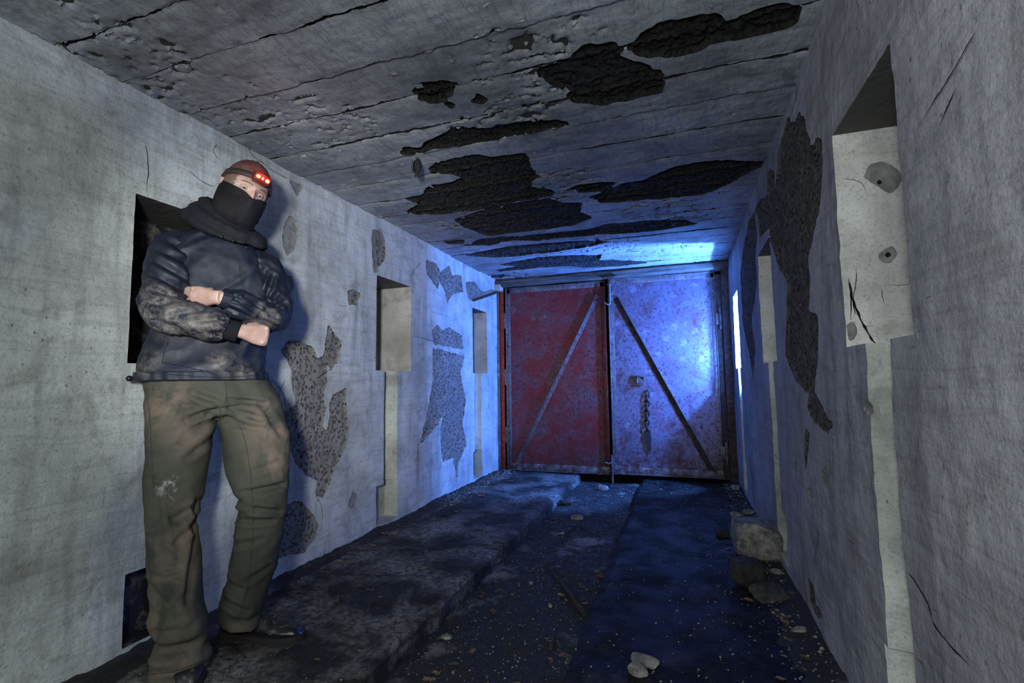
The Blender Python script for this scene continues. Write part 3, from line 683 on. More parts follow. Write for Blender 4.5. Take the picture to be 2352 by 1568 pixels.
m = Mat('skin', .5, spec=.4); m.b.inputs['Subsurface Weight'].default_value = .12; m.b.inputs['Subsurface Radius'].default_value = (.01, .004, .002)
sk = m.mix(m.ramp(m.noise(22., 5, .6), (.36, 0), (.66, 1)), (.29, .180, .145), (.41, .290, .240))
MAT['skin'] = m.done(sk, .52, m.bump(m.noise(160., 4, .6), .25, .002))
MAT['hair'] = Mat('brown_hair', .6).done((.13, .085, .055))
m = Mat('worn_cap_cotton', .85, spec=.2); MAT['cap'] = m.done(m.mix(m.ramp(m.noise(25., 5), (.4, 0), (.6, 1)), (.060, .024, .022), (.095, .045, .040)), .88, m.bump(m.noise(400., 2), .3, .001))
MAT['strap'] = Mat('black_elastic', .7).done((.025, .012, .014))
MAT['plastic'] = Mat('dark_red_plastic', .35).done((.12, .012, .012))
MAT['eye_white'] = Mat('eye_white', .25).done((.20, .18, .17)); MAT['iris'] = Mat('iris', .15).done((.025, .03, .035)); MAT['pupil'] = Mat('pupil', .1).done((.005, .005, .005))
m = Mat('red_led'); m.b.inputs['Emission Color'].default_value = (1, .055, .02, 1); m.b.inputs['Emission Strength'].default_value = 18; MAT['led'] = m.done((.8, .05, .02))
MAT['lens'] = Mat('clear_lens', .08).done((.5, .35, .35))
m = Mat('black_leather', .38, spec=.5)
lb = m.mix(m.ramp(m.noise(40., 6, .7), (.56, 0), (.66, .7)), (.010, .011, .014), (.13, .13, .12))
MAT['leather'] = m.done(lb, m.ramp(m.noise(12., 5), (.35, .28), (.65, .6)), m.bump(m.noise(30., 5, .65), .4, .006))
MAT['rubber'] = Mat('black_rubber', .8).done((.008, .008, .009))
MAT['thread'] = Mat('dark_thread', .9).done((.030, .032, .024))

# --- head frame
hs, hz = PL(561, 441, .085); HC = W3(hs, .085, hz)
def head_frame(yaw, pitch, roll):
    f = N_*math.cos(yaw)+S_*math.sin(yaw); f = f*math.cos(pitch)-Z_*math.sin(pitch); x = np.cross(Z_, f); x = x/np.linalg.norm(x)
    x = x if x @ S_ > 0 else -x
    u = np.cross(f, x); u = u if u[2] > 0 else -u
    return x*math.cos(roll)-u*math.sin(roll), f, u*math.cos(roll)+x*math.sin(roll)
HX, HY, HZ = head_frame(math.radians(19), math.radians(15), math.radians(15))
def H3(x, y, z): 
    x, y, z = np.asarray(x), np.asarray(y), np.asarray(z); return HC+x[..., None]*HX+y[..., None]*HY+z[..., None]*HZ
HA, HB, HCZ = .0815, .103, .126
def head_r(dx, dy, dz, grow=0.):
    """deform unit directions into a head; returns local xyz"""
    x = (HA+grow)*dx; y = (HB+grow)*dy; z = (HCZ+grow)*dz
    jaw = np.clip(-dz, 0, 1)**1.4
    x = x*(1-.26*jaw); y = y*(1-.10*jaw)+.012*jaw*(dy > -.2)
    y = np.where(dy > 0, y*.93, y)
    g = lambda cx_, cz_, wx, wz: np.exp(-((x-cx_)/wx)**2-((z-cz_)/wz)**2)*(dy > 0)
    y = y+.0055*(g(.028, .022, .026, .008)+g(-.028, .022, .026, .008))+.003*g(0, .03, .04, .02)
    y = y-.0150*(g(.033, .001, .020, .014)+g(-.033, .001, .020, .014))
    y = y+.011*g(0, -.004, .0075, .016)+.017*g(0, -.028, .010, .016)+.006*g(0, -.035, .017, .009)
    y = y+.005*(g(.045, -.024, .018, .016)+g(-.045, -.024, .018, .016))+.006*g(0, -.068, .02, .010)
    return x, y, z
def sphere_dirs(nt, npz):
    th = np.linspace(0, 2*math.pi, nt, endpoint=False); ph = np.linspace(0, math.pi, npz)
    T, Pz = np.meshgrid(th, ph, indexing='xy')
    return np.sin(Pz)*np.sin(T), np.sin(Pz)*np.cos(T), np.cos(Pz)
def wrap_faces(nr, nt):
    return [(i*nt+j, i*nt+(j+1) % nt, (i+1)*nt+(j+1) % nt, (i+1)*nt+j) for i in range(nr-1) for j in range(nt)]

# --- body: one continuous skin surface (head, neck, torso core, arms, hands)
JOINT = dict(sr=(-.150, .0, 1.555), er=(-.186, .115, 1.285), wr=(.070, .215, 1.205), sl=(.165, .0, 1.505), el=(.212, .085, 1.275), wl=(.0, .195, 1.332))
J = {k: W3(*v) for k, v in JOINT.items()}
bb = MB()
dx, dy, dz = sphere_dirs(96, 72); x, y, z = head_r(dx, dy, dz)
bb.add(H3(x, y, z).reshape(-1, 3), wrap_faces(72, 96))
neck0, neck1 = W3(.035, -.01, 1.56), H3(0, -.018, -.06)
bb.tube([W3(.03, -.005, 1.45), neck0, neck1], [.075, .062, .058], 24)
for sgn in (-1, 1):    # ears
    bb.tube([H3(sgn*.074, -.012, -.018), H3(sgn*.082, -.018, 0.), H3(sgn*.084, -.022, .016)], [.009, .013, .010], 10)
core = [(1.0, -.03, .03, .16, .10), (1.1, -.02, .01, .155, .10), (1.25, 0, 0, .155, .10), (1.4, .005, 0, .165, .10), (1.5, .01, 0, .155, .085), (1.56, .015, 0, .10, .07), (1.6, .02, 0, .06, .06)]
th = np.linspace(0, 2*math.pi, 40, endpoint=False)
V = np.concatenate([[W3(cs+hw*math.cos(t), cn+hd*math.sin(t), z-.18*hw*math.cos(t)*min(1, max(0, (z-1.1)/.4))) for t in th] for z, cs, cn, hw, hd in core])
bb.add(V, wrap_faces(len(core), 40)+[tuple(range(39, -1, -1)), tuple(range(40*(len(core)-1), 40*len(core)))])
for s in ('r', 'l'):
    a, e, w = J['s'+s], J['e'+s], J['w'+s]; f = smooth_path([a, a*.5+e*.5, e, e*.45+w*.55, w], 6)
    L = np.linspace(0, 1, len(f)); bb.tube(f, np.interp(L, [0, .25, .5, .65, 1], [.036, .036, .034, .034, .028]), 20)
def hand(wrist, d, up, back, curl, thumb):
    """d: towards the knuckles, up: thumb side, back: normal of the back of the hand"""
    d = d/np.linalg.norm(d); up = up-d*(up @ d); up /= np.linalg.norm(up); back = np.cross(up, d); 
    if back @ np.array(hand.ref) < 0: back = -back
    prof = [(-.025, .026, .021), (0, .027, .021), (.02, .032, .020), (.045, .039, .019), (.07, .042, .018), (.086, .041, .0165), (.095, .036, .012)]
    T = np.linspace(0, 2*math.pi, 28, endpoint=False); V = []
    for l, w, t in prof:
        for q in T:
            cu, cb = math.cos(q), math.sin(q); V.append(wrist+d*l+up*(w*np.sign(cu)*abs(cu)**.8)+back*(t*np.sign(cb)*abs(cb)**.8))
    bb.add(V, wrap_faces(len(prof), 28)+[tuple(range(27, -1, -1)), tuple(range(28*(len(prof)-1), 28*len(prof)))])
    for i, (u0, Lf, rr) in enumerate(((.030, .92, .0098), (.0105, 1., .0102), (-.0100, .94, .0098), (-.0290, .78, .0088))):
        base = wrist+d*(.086-.004*abs(i-1))+up*u0+back*.005
        pts = [base-d*.03]; ang = 0.; p = base.copy(); pts.append(p.copy())
        for seg, cu in zip((.043, .027, .021), curl):
            ang += cu; p = p+(d*math.cos(ang)-back*math.sin(ang))*seg*Lf; pts.append(p.copy())
        bb.tube(pts, [rr*.9, rr*1.08, rr*1.02, rr*.93, rr*.55], 12)
        bb.tube([base-d*.006+back*.0045, base+back*.0065, base+d*.006+back*.004], [.005, .0088, .005], 10)      # knuckle
        bb.tube([wrist+d*.02+up*u0*.55+back*.0155, wrist+d*.055+up*u0*.8+back*.0150, base+back*.004], [.0025, .0034, .004], 8)   # tendon
    tb = wrist+d*.018+up*.024-back*.004
    bb.tube([tb, tb+d*.030+up*thumb[0]-back*.008, tb+d*.056+up*thumb[1]-back*.022, tb+d*.074+up*thumb[2]-back*.034], [.014, .0125, .0105, .006], 12)
hand.ref = N_
hand(J['wr']+S_*.012, S_*.95-N_*.22-Z_*.16, Z_, N_, (1.15, 1.35, .9), (.012, .014, .006))
hand(J['wl']-S_*.010, -S_*.80-N_*.58+Z_*.05, Z_, N_, (.25, .35, .3), (.002, -.004, -.010))
body = bb.build('body', 'skin', person); remesh(body, .0034, 2, .4)
# --- eyes, lids, brows, hair
def ball(c, r, n=20):
    dx, dy, dz = sphere_dirs(n, n//2+2); return (np.stack([dx, dy, dz], -1).reshape(-1, 3)*r+c), wrap_faces(n//2+2, n)
cam_dir = (EYE-HC)/np.linalg.norm(EYE-HC)
for sx in (-1, 1):
    ex, ez = sx*.0325, .002; ec = H3(ex, HB*.93*.905-.0195+.001, ez)
    V, F_ = ball(ec, .0162, 28); ey = mesh('eye', V, F_, 'eye_white', person)
    g = cam_dir*.9+HY*.1; g /= np.linalg.norm(g); u = np.cross(g, HZ); u /= np.linalg.norm(u); v = np.cross(u, g)
    for nm, rr, off, mt in (('iris', .0068, .0149, 'iris'), ('pupil', .0030, .0157, 'pupil')):
        T = np.linspace(0, 2*math.pi, 20, endpoint=False); c = ec+g*off
        ring = [c+(u*math.cos(t)+v*math.sin(t))*rr for t in T]; top = [c+g*.0011+(u*math.cos(t)+v*math.sin(t))*rr*.5 for t in T]
        mesh(nm, np.array(ring+top), wrap_faces(2, 20)+[tuple(range(20, 40))], mt, ey)
    for up in (1, -1):       # lids: shell bands of a slightly larger sphere
        al = np.linspace(-1.25, 1.25, 22); V = []; r = .0177
        lo = .0 if up > 0 else -.40
        for be in np.linspace(lo, up*1.45, 9):
            for a in al:
                bl = lo+(be-lo)+(-up*.0)-( .30*(abs(a)/1.25)**2*up if abs(be-lo) < .01 else 0)
                rr = r if abs(be-lo) > .01 else r*.985
                V.append(ec+rr*(math.cos(bl)*math.sin(a)*HX+math.cos(bl)*math.cos(a)*HY+math.sin(bl)*HZ))
        mesh('eyelid', np.array(V), [(i*22+j, i*22+j+1, (i+1)*22+j+1, (i+1)*22+j) for i in range(8) for j in range(21)], 'skin', person)
    pts = []
    for t in np.linspace(0, 1, 9):
        xx_ = sx*(.014+.038*t); zz_ = .0215+.006*math.sin(t*2.4)-.004*t; dz_ = zz_/HCZ; dx_ = xx_/HA; dy_ = math.sqrt(max(0, 1-dx_**2-dz_**2))
        xq, yq, zq = head_r(np.array(dx_), np.array(dy_), np.array(dz_)); pts.append(H3(xq, yq+.0004, zq))
    MB().tube(pts, [(.0022+.0016*math.sin(t*3.1), .0014) for t in np.linspace(0, 1, 9)], 8).build('eyebrow', 'hair', person)
# hair: thin shell at the temples and nape
th = np.linspace(.95, 2*math.pi-.95, 60); V = []
for zz in np.linspace(-.03, .06, 34):
    for t in th:
        dz_ = zz/HCZ; r_ = math.sqrt(1-dz_**2); t = math.pi+(t-math.pi)*(1+.05*float(vnoise(zz*260, 3.)))
        xq, yq, zq = head_r(np.array(r_*math.sin(t)), np.array(r_*math.cos(t)), np.array(dz_), .0035+.0012*float(vnoise(t*40, zz*60)))
        V.append(H3(xq, yq, zq))
mesh('hair', np.array(V), [(i*60+j, i*60+j+1, (i+1)*60+j+1, (i+1)*60+j) for i in range(33) for j in range(59)], 'hair', person)
# --- cap
nt, nr = 96, 40; V = []
for i in range(nr):
    f = i/(nr-1)
    for j in range(nt):
        t = 2*math.pi*j/nt; zlow = .012+.040*(0.5+.5*math.cos(t))**1.2
        p0_ = math.acos(min(1, zlow/(HCZ+.009))); ph = p0_*(1-f)+1e-3
        gr = .0085+.003*math.sin(f*3.1)+.0016*float(fbm(t*3, f*5, s=201))+.0015*math.exp(-(f/.05)**2)
        if abs(math.sin(3*t)) < .035: gr -= .0012
        xq, yq, zq = head_r(np.array(math.sin(ph)*math.sin(t)), np.array(math.sin(ph)*math.cos(t)), np.array(math.cos(ph)), gr); V.append(H3(xq, yq, zq))
for j in range(nt): V.append(V[j]+(HC-V[j])*.05)
Fc = wrap_faces(nr, nt)+[tuple(reversed(range((nr-1)*nt, nr*nt)))]+[(nr*nt+j, nr*nt+(j+1) % nt, (j+1) % nt, j) for j in range(nt)]
mesh('cap', np.array(V), Fc, 'cap', person)
c_ = H3(0, HB*.93+.01, .098); MB().tube([H3(0, .0, HCZ+.008), H3(0, 0, HCZ+.016)], [.008, .005], 14).build('cap_button', 'cap', person)
# --- headlamp
def cap_pt(t, zz, gr):
    d = min(.99, zz/(HCZ+gr)); r_ = math.sqrt(1-d*d); xq, yq, zq = head_r(np.array(r_*math.sin(t)), np.array(r_*math.cos(t)), np.array(d), gr); return H3(xq, yq, zq)
lamp_c = cap_pt(0., .060, .012); hl = MB()
V = []; nt = 90
for (dz_, gr) in ((-.0125, .0105), (-.0125, .014), (.0125, .014), (.0125, .0105)):
    for j in range(nt):
        t = 2*math.pi*j/nt; V.append(cap_pt(t, .042+.016*math.cos(t)+dz_, gr))
hl = mesh('headlamp', np.array(V), [(i*nt+j, i*nt+(j+1) % nt, ((i+1) % 4)*nt+(j+1) % nt, ((i+1) % 4)*nt+j) for i in range(4) for j in range(nt)], 'strap', person)
RH = Matrix(np.stack([HX, HY, HZ], 1).tolist())
MB().box(lamp_c+HY*.013, (.066, .030, .036), RH, .009).box(lamp_c+HY*.005-HZ*.016, (.05, .03, .014), RH, .005).build('lamp_housing', 'plastic', hl)
for sx in (-1, 1):
    V, F_ = ball(np.zeros(3), 1., 18); V = V*np.array([.0085, .006, .0075]); c = lamp_c+HX*sx*.0185+HY*.0285
    mesh('red_led', c+V[:, :1]*HX+V[:, 1:2]*HY+V[:, 2:]*HZ, F_, 'led', hl)
V, F_ = ball(np.zeros(3), 1., 16); V = V*np.array([.006, .004, .008]); mesh('lamp_lens', lamp_c+HY*.028+V[:, :1]*HX+V[:, 1:2]*HY+V[:, 2:]*HZ, F_, 'lens', hl)
lo = add_light('headlamp_light', 'POINT', lamp_c+HY*.044+HZ*.026, .17, (1, .03, .015), shadow_soft_size=.012)
# --- neck gaiter pulled over the nose
nt = 110; V = []
rows = [(0, .087, .113, 0, 0), (.03, .089, .116, 0, 0), (.06, .089, .113, 0, .0), (.09, .086, .107, -.002, .3), (.12, .081, .100, -.006, .6), (.145, .076, .090, -.012, .9), (.165, .074, .080, -.016, 1), (.19, .077, .080, -.02, 1), (.215, .086, .086, -.02, 1), (.235, .094, .092, -.02, .6)]
fr = np.linspace(0, len(rows)-1, 64); rr_ = np.array(rows); neck_end = W3(.035, .005, 1.595)
for f in fr:
    i = min(int(f), len(rows)-2); g = f-i; a = rr_[i]*(1-g)+rr_[i+1]*g
    for j in range(nt):
        t = 2*math.pi*j/nt; cf = math.cos(t)
        ztop = -.0165+.030*(0.5-.5*cf)**.8-.012*math.exp(-(math.sin(t)/.25)**2)*(cf > 0)
        zz = ztop*(1-a[0]/.235)-a[0]
        nose = .010*math.exp(-(math.sin(t)/.16)**2)*(cf > 0)*math.exp(-((a[0]-.02)/.03)**2)
        w = a[4]*(.005*float(ridge(t*1.4+f*.25, f*.9, s=221))+.004*float(fbm(t*2, f*1.3, s=222)))+.0015*float(fbm(t*4, f*2, s=223))
        p = H3(np.array((a[1]+w)*math.sin(t)), np.array((a[2]+w)*cf*(1 if cf > 0 else .93)+nose+a[3]), np.array(zz))
        k = sstep(.10, .235, a[0]); V.append(p+k*(neck_end-H3(0., -.02, -.235)))
V2 = [v+(HC-v)*.03 for v in V[:nt]]; Fc = wrap_faces(64, nt); b0 = len(V); V += V2
Fc += [(b0+j, b0+(j+1) % nt, (j+1) % nt, j) for j in range(nt)]
gaiter = mesh('neck_gaiter', np.array(V), Fc, 'jersey', person)
# --- jacket torso
rows = np.array([  # z, centre s, centre n, half width, half depth
 (1.022, -.034, .025, .236, .160), (1.06, -.038, .022, .229, .158), (1.10, -.036, .018, .222, .153), (1.16, -.028, .012, .213, .146), (1.25, -.012, .004, .205, .138), (1.35, 0, 0, .203, .134),
 (1.44, .004, -.002, .203, .130), (1.51, .008, -.003, .196, .120), (1.56, .012, -.004, .172, .106), (1.60, .018, -.004, .135, .093), (1.635, .024, -.004, .10, .082), (1.66, .028, -.004, .085, .078)])
nt, nr = 180, 190; V = np.zeros((nr, nt, 3)); th = np.linspace(0, 2*math.pi, nt, endpoint=False)
for i in range(nr):
    f = i/(nr-1); z = rows[0, 0]+(rows[-1, 0]-rows[0, 0])*f; a = [np.interp(z, rows[:, 0], rows[:, k]) for k in range(1, 5)]
    cx_, sx_ = np.cos(th), np.sin(th); ex = .82
    lx = np.sign(cx_)*np.abs(cx_)**ex; ly = np.sign(sx_)*np.abs(sx_)**ex
    u = th*.22
    drape = .012*ridge(th*1.5+z*3.+.6*np.sin(z*7), z*5.0, s=231, o=2)+.005*fbm(th*3, z*10, s=232)
    diag = .017*ridge(th*1.1+z*5.5, z*2.2-th*.5, s=233, o=2)*sstep(1.04, 1.1, z)
    w = drape+diag-.016
    if z < 1.055: w = w*.45+.003*np.sin(th*26)
    if abs(z-1.056) < .003: w = w-.004
    kz = .20*min(1, max(0, (z-1.05)/.45))
    s_ = a[0]+(a[2]+w)*lx; n_ = a[1]+(a[3]+w)*ly
    V[i] = P0+s_[:, None]*S_+n_[:, None]*N_+(z-kz*(s_-a[0]))[:, None]*Z_
Vf = V.reshape(-1, 3); Fc = wrap_faces(nr, nt)+[tuple(range(nt-1, -1, -1)), tuple((nr-1)*nt+j for j in range(nt))]
jacket = mesh('jacket', Vf, Fc, 'jacket', person)
# --- sleeves
def sleeve(pts, rad, seed, nm='sleeve', n=72, k=26):
    P = smooth_path([W3(*p) for p in pts], k); L = np.concatenate([[0], np.cumsum(np.linalg.norm(np.diff(P, axis=0), axis=1))]); f = L/L[-1]
    pf = np.linspace(0, 1, len(rad)); r = np.interp(f, pf, rad); T, A, B = frames(P, (.3, .2, 1)); th = np.linspace(0, 2*math.pi, n, endpoint=False)
    F_, TH = np.meshgrid(f, th, indexing='ij'); LL = F_*L[-1]
    elbow = np.exp(-((F_-.5)/.16)**2)
    w = .010*ridge(LL*13+TH*.55+.4*np.sin(TH+seed), TH*.7+LL*2, s=seed, o=2)*(.6+.9*elbow)+.007*ridge(LL*9-TH*.8, TH*.5, s=seed+5, o=2)+.004*fbm(LL*18, TH*1.6, s=seed+9)
    puff = .010*np.exp(-((F_-.93)/.05)**2); gather = .0028*np.sin(TH*17+2*np.sin(LL*60))*sstep(.90, .97, F_)
    rr = r[:, None]+w-.006+puff+gather
    V = P[:, None]+A[:, None]*(np.cos(TH)*rr)[..., None]+B[:, None]*(np.sin(TH)*rr)[..., None]
    m_ = len(P); return mesh(nm, V.reshape(-1, 3), wrap_faces(m_, n)+[tuple(range(n-1, -1, -1)), tuple((m_-1)*n+j for j in range(n))], 'jacket', jacket), P
jr, jl = JOINT, JOINT
slr, Pr = sleeve([(-.105, -.01, 1.575), (-.156, .005, 1.53), (-.164, .065, 1.42), (-.174, .118, 1.322), (-.160, .155, 1.268), (-.108, .190, 1.254), (-.035, .208, 1.232), (.030, .212, 1.212)], [.070, .084, .084, .083, .083, .078, .071, .066, .058, .044], 241)
sll, Pl_ = sleeve([(.115, -.01, 1.535), (.170, .0, 1.49), (.196, .03, 1.40), (.212, .07, 1.305), (.196, .105, 1.270), (.150, .145, 1.282), (.09, .18, 1.306), (.035, .200, 1.326)], [.068, .078, .072, .067, .068, .064, .060, .056, .050, .041], 251)
for a, b_, r, mt, par in ((W3(.028, .209, 1.213), W3(.074, .216, 1.200), .0385, 'knit', slr), (W3(.040, .198, 1.324), W3(.012, .204, 1.332), .037, 'jacket', sll)):
    P = np.array([a*(1-t)+b_*t for t in np.linspace(0, 1, 14)]); V, F_ = tube_geo(P, r, 60); V = V.reshape(14, 60, 3); V = (V-P[:, None])*(1+.035*np.sin(np.arange(60)*2*math.pi/60*20))[None, :, None]+P[:, None]
    mesh('cuff', V.reshape(-1, 3), F_, mt, par)
def cloth_folds(o, lines, n0=.13, front=True):
    V, Nn = get_co(o); A_ = np.stack([V @ S_, V[:, 2]], 1); w = np.zeros(len(V)); fr_ = (Nn @ N_) > .05
    for p_, q2, r, amp in lines:
        p_, q2 = np.array(PL(*p_, n0)), np.array(PL(*q2, n0)); d = q2-p_; t = np.clip(((A_-p_) @ d)/(d @ d), 0, 1); D = A_-(p_+t[:, None]*d); sd = D @ (np.array([-d[1], d[0]])/np.linalg.norm(d)); L_ = np.linalg.norm(D, axis=1)
        w += amp*(np.exp(-(L_/r)**2)-.55*np.exp(-((L_-2.0*r)/r)**2))*(.55+.45*np.sin(math.pi*np.clip(t, .05, .95)))
    set_co(o, V+Nn*(w*fr_)[:, None])
cloth_folds(jacket, [((508, 530), (535, 655), .010, -.022), ((468, 530), (482, 640), .012, -.017), ((555, 600), (550, 665), .009, -.013), ((440, 520), (452, 600), .012, -.017), ((600, 620), (575, 690), .010, -.020), ((620, 640), (598, 700), .009, -.017),
  ((415, 778), (525, 852), .010, -.022), ((400, 800), (470, 838), .010, -.015), ((450, 775), (520, 815), .010, -.017), ((548, 780), (552, 830), .010, -.020), ((588, 800), (600, 850), .010, -.017), ((330, 790), (355, 850), .012, -.017), ((350, 770), (420, 800), .010, -.017), ((530, 835), (600, 845), .010, -.013), ((375, 640), (370, 700), .012, -.013)])
cloth_folds(slr, [((352, 560), (432, 598), .010, -.011), ((346, 590), (436, 640), .010, -.012), ((342, 625), (430, 668), .010, -.011), ((340, 660), (410, 690), .009, -.009), ((370, 530), (420, 560), .011, -.008), ((365, 700), (440, 690), .010, -.011), ((395, 730), (470, 715), .009, -.010), ((440, 745), (520, 735), .009, -.010), ((360, 740), (430, 768), .010, -.009), ((470, 770), (530, 772), .009, -.008)], .17)
cloth_folds(sll, [((612, 610), (592, 680), .010, -.011), ((632, 625), (606, 695), .009, -.012), ((650, 660), (612, 702), .009, -.012), ((655, 690), (610, 712), .009, -.011), ((560, 690), (630, 730), .009, -.011), ((530, 690), (600, 725), .009, -.010), ((590, 735), (640, 755), .009, -.010), ((520, 712), (580, 738), .008, -.009)], .15)
cloth_folds(gaiter, [((515, 515), (575, 562), .006, -.008), ((508, 490), (560, 548), .006, -.007), ((540, 500), (598, 528), .006, -.007), ((520, 462), (606, 498), .007, -.004), ((550, 545), (600, 548), .005, -.006), ((505, 455), (530, 520), .007, -.005)], .18)
# --- hood bunched behind and around the neck
hb = MB()
def ring(pts, rad, k=7):
    P = smooth_path([W3(*p) for p in pts]+[W3(*pts[0])], k); hb.tube(P, np.interp(np.linspace(0, 1, len(P)), np.linspace(0, 1, len(rad)), rad), 18, True)
ring([(-.085, -.02, 1.715), (-.075, .055, 1.685), (-.025, .105, 1.645), (.045, .130, 1.612), (.110, .115, 1.598), (.150, .065, 1.605), (.140, -.02, 1.635), (.075, -.09, 1.68), (-.01, -.10, 1.72), (-.065, -.07, 1.735)], [.040, .034, .024, .018, .017, .019, .026, .036, .044, .044, .040])
ring([(-.055, .0, 1.755), (-.045, .06, 1.72), (.0, .10, 1.665), (.06, .115, 1.625), (.115, .095, 1.615), (.135, .04, 1.63), (.115, -.03, 1.66), (.06, -.08, 1.71), (.0, -.085, 1.755), (-.035, -.05, 1.77)], [.026, .024, .020, .018, .018, .018, .022, .03, .034, .03, .026])
ring([(-.115, -.02, 1.70), (-.10, .05, 1.668), (-.05, .10, 1.62), (.03, .130, 1.585), (.105, .120, 1.572), (.155, .07, 1.578), (.15, -.02, 1.60), (.08, -.10, 1.65), (-.03, -.11, 1.70), (-.09, -.08, 1.715)], [.034, .028, .020, .015, .014, .016, .022, .032, .038, .036, .034])
hood = hb.build('hood', 'hood', person); remesh(hood, .0055, 3)
V, Nn = get_co(hood); V = V+Nn*(.010*ridge(V[:, 0:1]*11+V[:, 2:3]*19, V[:, 1:2]*10, s=261, o=2)+.005*ridge(V[:, 0:1]*26-V[:, 2:3]*14, V[:, 1:2]*22, s=263, o=2)-.005); set_co(hood, V)
# --- trousers
def rows_from(px):
    out = []
    for y, xa_, xb_, n, hd in px:
        s0, z0 = PL(xa_, y, n); s1, z1 = PL(xb_, y, n); out.append(((s0+s1)/2, n, (z0+z1)/2, abs(s1-s0)/2, hd, (z1-z0)/2))
    return out
legR = rows_from([(860, 345, 500, .02, .11), (910, 330, 500, .035, .112), (970, 330, 494, .055, .108), (1030, 330, 487, .075, .104), (1130, 331, 468, .105, .096), (1200, 334, 456, .13, .09), (1300, 336, 462, .16, .088), (1400, 342, 475, .185, .09), (1470, 348, 480, .20, .094), (1515, 344, 480, .21, .098), (1546, 336, 476, .215, .100)])
legL = rows_from([(860, 500, 608, .02, .11), (910, 500, 640, .03, .112), (960, 502, 656, .045, .108), (1010, 508, 667, .06, .104), (1080, 518, 663, .08, .098), (1130, 540, 658, .095, .092), (1165, 552, 656, .098, .086), (1200, 540, 653, .09, .086), (1300, 522, 636, .08, .084), (1370, 505, 616, .075, .082), (1410, 503, 602, .073, .08), (1432, 508, 592, .072, .078)])
tb = MB()
def leg(rows_, tilt):
    R_ = np.array(rows_); n = 44; P = []; k = 12
    f = np.linspace(0, len(R_)-1, (len(R_)-1)*k+1); th = np.linspace(0, 2*math.pi, n, endpoint=False)
    Q = smooth_path(R_, k); V = []
    for i, q in enumerate(Q):
        e = i/(len(Q)-1); tl = tilt*sstep(.85, 1., e)
        for t in th:
            c_, s2 = math.cos(t), math.sin(t); c_ = np.sign(c_)*abs(c_)**.9; s2 = np.sign(s2)*abs(s2)**.9
            V.append(W3(q[0]+q[3]*c_, q[1]+q[4]*s2, q[2]+tl*c_))
    m_ = len(Q); tb.add(V, wrap_faces(m_, n)+[tuple(range(n-1, -1, -1)), tuple((m_-1)*n+j for j in range(n))])
leg(legR, .018); leg(legL, -.018)
pel = [(1.08, -.025, .02, .205, .12), (1.0, -.022, .02, .212, .128), (.95, -.005, .03, .222, .128), (.91, .008, .04, .20, .118), (.885, .012, .045, .12, .10), (.872, .012, .045, .05, .06)]
th = np.linspace(0, 2*math.pi, 48, endpoint=False)
tb.add(np.concatenate([[W3(c+hw*math.cos(t), n+hd*math.sin(t), z) for t in th] for z, c, n, hw, hd in pel]), wrap_faces(len(pel), 48)+[tuple(range(47, -1, -1)), tuple(range(48*5, 48*6))])
trousers = tb.build('trousers', 'trousers', person); remesh(trousers, .0062, 6)
V, Nn = get_co(trousers); s_ = V @ S_; n_ = V @ N_; z_ = V[:, 2]
rl = s_ < .03
w = .008*ridge(s_*6+z_*4.2, n_*6+z_*2.5, s=271, o=2)+.006*fbm(s_*12, n_*12, z_*9, s=272)+.004*ridge(s_*11-z_*13, n_*11+z_*5, s=274, o=2)
w += .008*ridge(s_*4-z_*7, n_*4+z_*1.5, s=273, o=2)*(.35+np.exp(-((z_-.55)/.12)**2)+1.2*np.exp(-((z_-.08)/.09)**2)+.9*np.exp(-((z_-.90)/.05)**2))
# explicit folds: crotch fans, knee fold of the far leg, shin drape of the near leg
def fold(p, q, r, amp):
    p, q = np.array(p), np.array(q); A_ = np.stack([s_, z_], 1); d = q-p; t = np.clip(((A_-p) @ d)/(d @ d), 0, 1); return amp*np.exp(-(np.linalg.norm(A_-(p+t[:, None]*d), axis=1)/r)**2)*(n_ > 0)
for p_, q2, r, a in (((.015, .905), (-.10, .93), .012, -.010), ((.015, .915), (.12, .925), .011, -.011), ((.02, .89), (.10, .85), .012, -.009), ((.0, .89), (-.09, .83), .014, -.010), ((.02, .90), (.17, .90), .016, .008),
    ((.09, .56), (.24, .60), .014, -.012), ((.10, .535), (.20, .53), .016, .010), ((-.060, .58), (-.075, .30), .013, .016), ((-.045, .58), (-.058, .26), .010, -.016), ((-.16, .14), (.0, .10), .02, -.016), ((-.15, .20), (-.03, .17), .022, .012), ((-.05, .50), (-.12, .54), .015, -.010), ((.08, .12), (.16, .10), .014, -.010)):
    w = w+fold(p_, q2, r, a)
set_co(trousers, V+Nn*(w-.005)[:, None])
cloth_folds(trousers, [((507, 925), (440, 902), .010, -.012), ((502, 940), (428, 962), .011, -.013), ((497, 962), (418, 1012), .012, -.012), ((488, 1010), (430, 1050), .011, -.008), ((462, 1150), (400, 1186), .012, -.011), ((455, 1190), (410, 1230), .010, -.010), ((350, 1470), (450, 1440), .014, -.014), ((350, 1505), (472, 1490), .013, -.016), ((365, 1420), (440, 1405), .012, -.010), ((345, 1330), (400, 1370), .012, -.009), ((350, 1100), (372, 1230), .013, -.008),
  ((525, 918), (608, 926), .009, -.013), ((522, 936), (600, 962), .010, -.012), ((526, 975), (600, 985), .010, -.009), ((600, 930), (650, 1000), .012, -.009), ((556, 1128), (646, 1112), .010, -.014), ((552, 1158), (640, 1172), .010, -.014), ((546, 1196), (626, 1190), .010, -.011), ((640, 1060), (580, 1080), .011, -.008), ((510, 1385), (566, 1402), .010, -.013), ((512, 1345), (552, 1352), .010, -.010), ((620, 1300), (570, 1330), .010, -.008), ((520, 1260), (600, 1235), .011, -.008)], .15)
